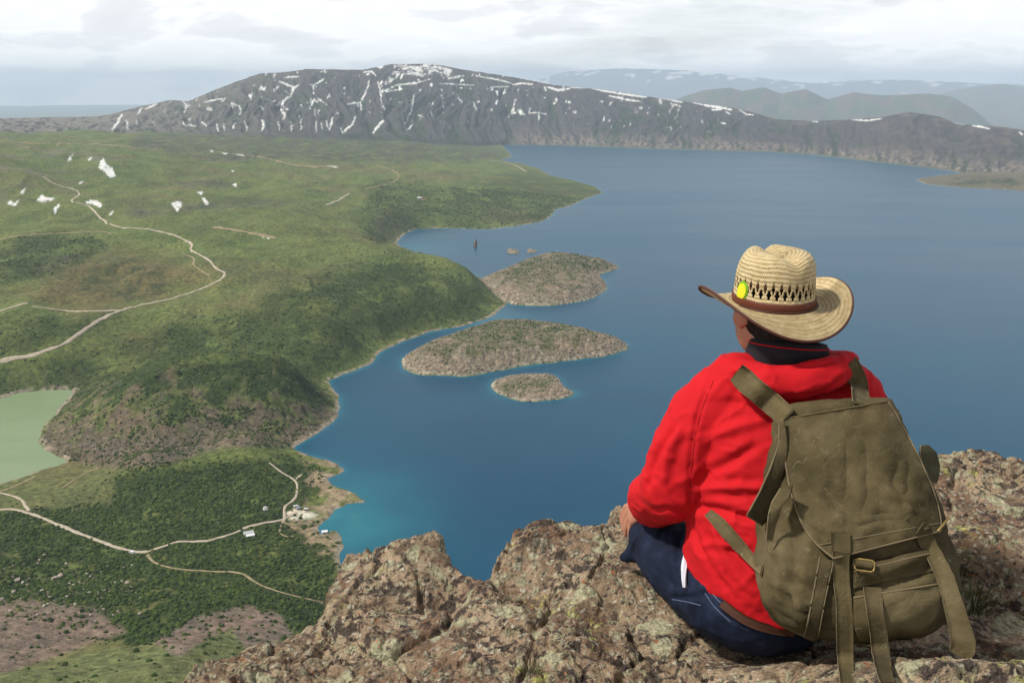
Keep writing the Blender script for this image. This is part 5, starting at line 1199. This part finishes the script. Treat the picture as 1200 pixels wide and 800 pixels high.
        g = np.array(g); me = mesh_np(nm, TR(g.reshape(-1, 3)), grid_quads(6, 25)); mm = cloth(nm + '_print', colr, .08, .4)
        if nm == 'badge': bo = link(nm, me, mm, hat)
        else: o = link(nm, me, mm, bo)
    return hat
hat = make_hat()
# ------------------------------------------------------------------ canvas rucksack on his back
def mk_canvas(name, dark=1.0):
    m = Mat(name); p = m.pos(); n = m.noise(p, 7, 5, .6); n2 = m.noise(p, 28, 5, .7); w = m.noise(p, 420, 2)
    c = m.ramp(n, [(.30, tuple(q * dark for q in (.042, .033, .014))), (.5, tuple(q * dark for q in (.086, .067, .031))), (.7, tuple(q * dark for q in (.138, .110, .058)))])
    c = m.mix(m.math('MULTIPLY', m.ramp(n2, [(.62, 0), (.74, 1)]), .45), c, (.17, .135, .075))
    scr = m.ramp(m.noise(m.mapping(p, (14, 30, 9), (.4, .7, .5)), 3, 5, .75, 1.2), [(.60, 0), (.66, 1)]); c = m.mix(m.math('MULTIPLY', scr, .3), c, (.28, .24, .16))
    c = m.mix(m.math('MULTIPLY', m.ramp(m.noise(p, 4.2, 4), [(.58, 0), (.72, 1)]), .5), c, tuple(q * dark for q in (.03, .023, .011)))
    cr = m.noise(p, 11, 4, .5, .8); cr = m.math('ABSOLUTE', m.math('SUBTRACT', cr, .5)); cr = m.ramp(cr, [(0, 0), (.05, .8), (.14, 1)])
    h = m.math('ADD', m.math('ADD', m.math('MULTIPLY', n2, .8), m.math('MULTIPLY', cr, .16)), m.math('MULTIPLY', w, .18))
    return m.fin(c, .88, m.bump(h, .6, .008), .2)
M_canvas = mk_canvas('worn_olive_canvas'); M_canvas_d = mk_canvas('faded_grey_webbing', .8); M_lining = cloth('dark_olive_lining', (.055, .05, .022), .25)
M_web = mk_canvas('olive_webbing', 1.25); M_trim = cloth('frayed_pale_edge', (.16, .125, .07), .6, .9, 90); M_brass = Mat('tarnished_brass').fin((.36, .25, .09), .42); M_brass.node_tree.nodes['Principled BSDF'].inputs['Metallic'].default_value = .85
base = P(1002, 752, 1.60); pack = empty('rucksack', base); tag(pack, 'worn olive canvas rucksack with hanging straps on the back of the seated person', 'backpack')
Bc, Tc = P(1008, 738, 1.655), P(977, 476, 1.85)
up_ = (Tc - Bc).normalized(); rt_ = Vector((math.cos(rad(9)), -.10, math.sin(rad(9)))); rt_ = (rt_ - rt_.dot(up_) * up_).normalized(); fr_ = rt_.cross(up_); fr_ = fr_ if fr_.y < 0 else -fr_
LH = (Tc - Bc).length
PROF = [(-.030, .02, .015), (-.026, .07, .05), (-.012, .115, .08), (.02, .150, .104), (.07, .180, .120), (.14, .200, .128), (.22, .208, .128), (.32, .206, .122), (.42, .198, .114), (.52, .188, .104), (.62, .176, .092), (.72, .163, .078), (.82, .149, .064), (.92, .134, .050), (1.0, .121, .036), (1.012, .10, .02), (1.014, .02, .006)]
def make_bag():
    NA = 96; V = []; a = np.arange(NA) * 2 * np.pi / NA
    ts = np.concatenate([np.linspace(-.030, .07, 16), np.linspace(.07, 1.0, 60)[1:], np.linspace(1.0, 1.014, 6)[1:]]); P_ = np.array(PROF)
    for t in ts:
        A = .95 * np.interp(t, P_[:, 0], P_[:, 1]); B = np.interp(t, P_[:, 0], P_[:, 2]); c, s = np.cos(a), np.sin(a); e = .72
        xx = A * np.sign(c) * np.abs(c) ** e; yy = B * np.sign(s) * np.abs(s) ** .8; yy = np.where(yy < 0, yy * .6, yy)
        V.append(np.array(Bc) + np.array(up_) * (t * LH) + xx[:, None] * np.array(rt_) + yy[:, None] * np.array(fr_))
    V = np.concatenate(V); me = mesh_np('bag', V, grid_quads(len(ts), NA, wrap=True))
    v, n = get_v(me)
    if ((v - v.mean(0)) * n).sum() < 0: me.flip_normals(); v, n = get_v(me)
    v = v + n * (.010 * (1 - 3 * np.abs(fbm3(v * np.array([7, 7, 12]), 3, .5))) + .007 * fbm3(v * 9, 4, .55) + .004 * fbm3(v * np.array([20, 20, 34]), 3))[:, None]; put_v(me, v)
    folds(me, [([(1004,672),(1045,664),(1098,640)], .010, .012), ([(1000,684),(1040,690),(1096,662)], -.010, .010), ([(1025,655),(1060,652),(1095,636)], -.008, .008), ([(930,640),(925,680),(920,720)], -.006, .012), ([(950,620),(940,690),(935,740)], .006, .010),
               ([(905,640),(925,655),(945,680)], .006, .012), ([(1045,705),(1052,730),(1050,750)], -.006, .010), ([(1060,700),(1085,705),(1108,695)], .006, .010), ([(915,700),(935,715),(960,720)], -.006, .008)])
    return link('bag', me, M_canvas, pack)
bag = make_bag(); BB = bvh_of(bag.data); JB = bvh_of(jacket.data, person.data); AB = bvh_of(bag.data, jacket.data)
def patch(name, rows, off, thick, mat, parent, bvh=BB, nc=24, nr=28, guess=1.7, wave=0.0, lift=None, sm=4):
    rows = np.array(rows, float); t = np.linspace(0, 1, len(rows)); q = np.linspace(0, 1, nr)
    R = np.stack([np.interp(q, t, rows[:, k]) for k in range(4)], 1); g = np.zeros((nr, nc, 3))
    for i in range(nr):
        for j in range(nc):
            w = j / (nc - 1); h, n = cast(bvh, R[i, 0] * (1 - w) + R[i, 2] * w, R[i, 1] * (1 - w) + R[i, 3] * w, guess)
            o_ = off + (lift(q[i], w) if lift else 0); d = Vector(h).normalized(); g[i, j] = h - d * o_
    # soften in depth so that it hangs like cloth
    for _ in range(sm):
        gi = g.copy(); gi[1:-1] = .5 * g[1:-1] + .25 * (g[:-2] + g[2:]); g = gi; gi = g.copy(); gi[:, 1:-1] = .5 * g[:, 1:-1] + .25 * (g[:, :-2] + g[:, 2:]); g = gi
    if wave: 
        d = g / np.linalg.norm(g, axis=2)[..., None]; g = g + d * (.6 * wave * fbm3((g * 9).reshape(-1, 3), 3).reshape(nr, nc) + .55 * wave * (2.6 * np.abs(fbm3((g * np.array([8, 8, 5])).reshape(-1, 3) + 4, 2)) - .5).reshape(nr, nc) + .4 * wave * fbm3((g * 32).reshape(-1, 3), 2).reshape(nr, nc))[..., None]
    return sheet(name, g, thick, mat, parent), g
def edge_rope(name, line, r, mat, parent, close=.002):
    pts = np.array(line); pts = pts - pts / np.linalg.norm(pts, axis=1)[:, None] * close; return rope(name, pts, r, mat, parent, 6, smooth=0)
def ledge_hit(u, v):
    x, y = hit_zb(u, v); d = ray(u, v); z = float(ledge_top(x, y)[0])
    for _ in range(30): s = z / d[2]; x, y = d[0] * s, d[1] * s; z = .5 * z + .5 * float(ledge_top(x, y)[0])
    return y
def strap(name, px, w, bvh, off, mat, parent, Ys=None, thick=.003, gravity=False, guess=1.7, bulge=0):
    pts, nn = [], []; runY = 9
    for i, (u, v) in enumerate(px):
        if Ys is not None and Ys[i] is not None: p = P(u, v, Ys[i]); n = -Vector(ray(u, v)).normalized()
        else: p, n = cast(bvh, u, v, guess); p = p - Vector(ray(u, v)).normalized() * off
        if gravity and v > 745 and p.y > ledge_hit(u, v) - .035: p = P(u, v, ledge_hit(u, v) - .035); n = Vector((0, -.5, .8))
        if gravity and p.y > runY + .004: p = P(u, v, runY + .004); n = -Vector(ray(u, v)).normalized()
        runY = min(runY, p.y); n = (n - .8 * Vector(ray(u, v)).normalized()).normalized(); pts.append(p); nn.append(n)
    ww = [w_ * (p.y * CP - p.z * SP) / F for w_, p in zip(w if hasattr(w, '__len__') else [w] * len(px), pts)]
    o = ribbon(name, pts, ww, nn, mat, parent, thick, 5, bulge)
    if name != 'strap_tab':
        v = np.zeros(len(o.data.vertices) * 3); o.data.vertices.foreach_get('co', v); v = v.reshape(2, -1, 5, 3)
        for j in (0, 4): rope('frayed_edge', .5 * (v[0, :, j] + v[1, :, j]) + .0012 * fbm3(v[0, :, j] * 160, 2)[:, None], .0013, M_trim, o, 6, smooth=0)
    return o
# lid
lid_rows = [(917,491,1040,470), (915,497,1046,478), (918,520,1060,503), (921,545,1075,531), (925,570,1088,560), (932,595,1097,583), (942,618,1101,600), (957,638,1103,612), (977,654,1102,622)]
flap, FG = patch('lid', lid_rows, .012, .0035, M_canvas, pack, nc=44, nr=52, wave=.014, guess=1.72, lift=lambda a, w: .010 * a + .006 * math.sin(w * 9) * a ** 4)
folds(flap.data, [([(1002,510),(1006,560),(1000,605)], -.007, .020), ([(935,560),(962,592),(992,612)], .007, .013), ([(1062,535),(1052,575),(1072,600)], -.006, .013), ([(950,520),(965,550),(960,585)], .005, .018), ([(1000,612),(1030,604),(1062,604)], -.006, .010), ([(1020,560),(1045,580),(1085,590)], .006, .012), ([(940,600),(960,620),(972,640)], -.005, .009)])
folds(bag.data, [([(908,600),(930,625),(950,655)], -.008, .012), ([(915,660),(930,690),(938,730)], .008, .010), ([(900,690),(920,700),(945,700)], -.006, .008)])
edge_rope('edge_binding', FG[:, 0], .0022, M_trim, flap); edge_rope('edge_binding', FG[:, -1], .0020, M_trim, flap); edge_rope('edge_binding', FG[-1], .0018, M_trim, flap); edge_rope('edge_binding', FG[0], .0022, M_web, flap)
edge_rope('hem_seam', FG[-7], .0012, M_trim, flap, .0025)
# side wings of the lid, standing off to the left
def wing(name, rows, Ys, mat=M_canvas):
    rows = np.array(rows, float); t = np.linspace(0, 1, len(rows)); q = np.linspace(0, 1, 20); R = np.stack([np.interp(q, t, rows[:, k]) for k in range(4)], 1); Y0 = np.interp(q, t, [y[0] for y in Ys]); Y1 = np.interp(q, t, [y[1] for y in Ys])
    g = np.array([[P(R[i, 0] * (1 - w) + R[i, 2] * w, R[i, 1] * (1 - w) + R[i, 3] * w, Y0[i] * (1 - w) + Y1[i] * w) for w in np.linspace(0, 1, 12)] for i in range(20)], float)
    d = g / np.linalg.norm(g, axis=2)[..., None]; g = g + d * (.006 * fbm3((g * 22).reshape(-1, 3), 3).reshape(20, 12))[..., None]
    o = sheet(name, g, .003, mat, pack); edge_rope('edge_binding', g[:, 0], .002, M_trim, o); edge_rope('edge_binding', g[-1], .0018, M_trim, o); return o
wing('side_flap', [(913,496,919,492), (913,520,923,520), (903,548,922,545), (890,577,914,570), (875,604,900,607), (882,608,893,615)], [(1.80,1.79), (1.78,1.76), (1.74,1.75), (1.71,1.74), (1.69,1.73), (1.70,1.73)], M_canvas_d)
wing('side_flap', [(915,572,929,568), (905,588,925,584), (901,602,916,594), (899,620,910,612), (898,633,905,634)], [(1.70,1.66), (1.68,1.65), (1.67,1.66), (1.67,1.67), (1.67,1.67)])
wing('side_flap', [(1079,522,1087,521), (1078,530,1097,530), (1080,545,1101,545), (1086,558,1100,558), (1092,566,1097,566)], [(1.80,1.82), (1.78,1.82), (1.77,1.81), (1.76,1.79), (1.76,1.78)], M_lining)
# lower pocket
pk_rows = [(1000,700,1100,684), (1000,712,1106,700), (1000,728,1101,718), (1003,742,1088,734), (1008,752,1066,748)]
pocket, PG = patch('pocket', pk_rows, .010, .003, M_canvas, pack, nc=28, nr=24, wave=.006, lift=lambda a, w: .016 * math.sin(math.pi * min(max(a, 0), 1)) * math.sin(math.pi * w)); edge_rope('edge_binding', PG[0], .0022, M_trim, pocket)
up_rows = [(1000,664,1098,640), (1000,676,1102,652), (1000,690,1100,668)]
pl, LG = patch('inner_collar', up_rows, .006, .003, M_canvas_d, pack, nc=26, nr=14, wave=.008); edge_rope('edge_binding', LG[3], .0016, M_trim, pl)
# stitched strip down the side
sp, SG = patch('side_strip', [(961,652,977,657), (954,690,968,697), (947,728,961,735), (942,746,957,753)], .011, .003, M_canvas_d, pack, nc=6, nr=30, sm=1); edge_rope('edge_binding', SG[:, 0], .0018, M_trim, sp); edge_rope('edge_binding', SG[:, -1], .0012, M_trim, sp)
# shoulder straps
strap('shoulder_strap', [(863,436), (874,447), (888,459), (904,472), (922,489)], 25, AB, .022, M_web, pack, guess=1.9); strap('shoulder_strap', [(997,425), (1002,438), (1007,454), (1012,474)], [21, 23, 24, 24], AB, .012, M_web, pack, guess=1.9)
strap('shoulder_strap', [(830,600), (842,612), (858,630), (876,650), (893,668)], [9, 14, 15, 13, 11], AB, .008, M_web, pack, guess=1.8)
# hanging lid straps with their stitched tabs
FB = bvh_of(flap.data, bag.data, pocket.data, pl.data)
strap('strap_tab', [(985,624), (985.5,636), (986,648)], 21, FB, .004, M_canvas_d, pack)
strap('lid_strap', [(986,646), (985,660), (986,682), (989,706), (990,730), (990,752), (991,776), (993,800), (994,812)], [18, 18, 17, 17, 18, 18, 17, 16, 16], FB, .009, M_web, pack, gravity=True)
strap('strap_tab', [(1070,605), (1075,613), (1080,622)], 21, FB, .004, M_canvas_d, pack)
strap('lid_strap', [(1078,618), (1086,634), (1096,652), (1107,674), (1114,696), (1120,718), (1126,740), (1130,756), (1124,768)], [18, 17, 18, 18, 19, 21, 24, 26, 22], FB, .010, M_web, pack, Ys=[None, None, None, 1.565, 1.545, 1.53, 1.52, 1.51, 1.51])
strap('pocket_strap', [(1022,688), (1024,704), (1026,722), (1030,744), (1032,764), (1035,784), (1040,800)], [19, 18, 17, 18, 19, 18, 15], FB, .008, M_canvas_d, pack, gravity=True)
# buckles
def buckle(u, v, w, h, ang, r=.0028):
    p, n = cast(FB, u, v); p = p - Vector(ray(u, v)).normalized() * .012; n = -Vector(ray(u, v)).normalized(); a = Vector((1, 0, 0)); a = (a - a.dot(n) * n).normalized(); b = n.cross(a); A = a * math.cos(ang) + b * math.sin(ang); B = -a * math.sin(ang) + b * math.cos(ang)
    k = (p.y * CP - p.z * SP) / F; W, H = w * k / 2, h * k / 2
    e = rope('buckle', [p + A * (x_ * W) + B * (y_ * H) for x_, y_ in ((-1, -1), (0, -1), (1, -1), (1, 0), (1, 1), (0, 1), (-1, 1), (-1, 0))], r, M_brass, pack, 8, closed=True); return p, A, B, n, k
p, A, B, n, k = buckle(1013, 662, 21, 13, rad(-8), .0022); rope('rolled_webbing', [p + A * (x_ * k) + B * (1.5 * k) - n * .004 for x_ in (-13, -5, 3, 9)], .0085, M_web, pack, 12, smooth=0)
p, n = cast(FB, 1018, 757); d = Vector(ray(1018, 757)).normalized(); k = .0019
rope('buckle_pin', [P(1003, 753, p.y - .02), P(1016, 757, p.y - .022), P(1029, 759, p.y - .02)], .0026, M_brass, pack, 8, smooth=0); rope('buckle_pin', [P(1099, 622, 1.60), P(1105, 615, 1.605), P(1111, 607, 1.62)], .0024, M_brass, pack, 8, smooth=0)
for o in pack.children: o.location = -pack.location
# ------------------------------------------------------------------ grass growing in the cracks
M_blade = Mat('grass_blades'); _p = M_blade.pos(); M_blade.fin(M_blade.mix(M_blade.noise(_p, 40, 3), (.045, .06, .018), (.16, .15, .06)), .8, None, .2)
def tuft(u, v, hpx, n, spread, label, seed):
    x, y = hit_zb(u, v); z = float(ledge_top(x, y)[0]); d = ray(u, v)
    for _ in range(40):      # meet the real surface
        s = z / d[2]; x, y = d[0] * s, d[1] * s; z = .5 * z + .5 * float(ledge_top(x, y)[0])
    H = hpx * (y * CP - z * SP) / F; rg = np.random.default_rng(seed); V, Q = [], []
    for i in range(n):
        a = rg.uniform(0, 6.28); r0 = spread * math.sqrt(rg.uniform()) ; bx, by = r0 * math.cos(a), r0 * math.sin(a); out = rg.uniform(.15, .8); L = H * rg.uniform(.5, 1.1); w = rg.uniform(.0008, .0017); px_, py_ = -math.sin(a) * w, math.cos(a) * w; o_ = len(V)
        for k in range(5):
            t = k / 4; rr = out * L * t ** 1.7; zz = L * (t - .35 * out * t * t) - .01; ww = 1 - .85 * t
            V += [(bx + math.cos(a) * rr + px_ * ww, by + math.sin(a) * rr + py_ * ww, zz), (bx + math.cos(a) * rr - px_ * ww, by + math.sin(a) * rr - py_ * ww, zz)]
        for k in range(4): Q.append((o_ + 2 * k, o_ + 2 * k + 1, o_ + 2 * k + 3, o_ + 2 * k + 2))
    o = link('grass_tuft', mesh_np('grass_tuft', V, Q), M_blade.m); o.location = (x, y, z); tag(o, label, 'grass tuft')
tuft(1142, 708, 40, 150, .045, 'tuft of thin green grass growing from the rock right of the rucksack', 1)
tuft(1128, 668, 26, 70, .03, 'short sparse grass tuft on the rock close behind the rucksack strap', 4)
tuft(622, 790, 17, 90, .028, 'small dark grass tuft in a rock hollow at the bottom edge of the photo', 2)
tuft(875, 799, 12, 50, .04, 'low grass tuft on the rock just below the rucksack at the bottom edge', 3)
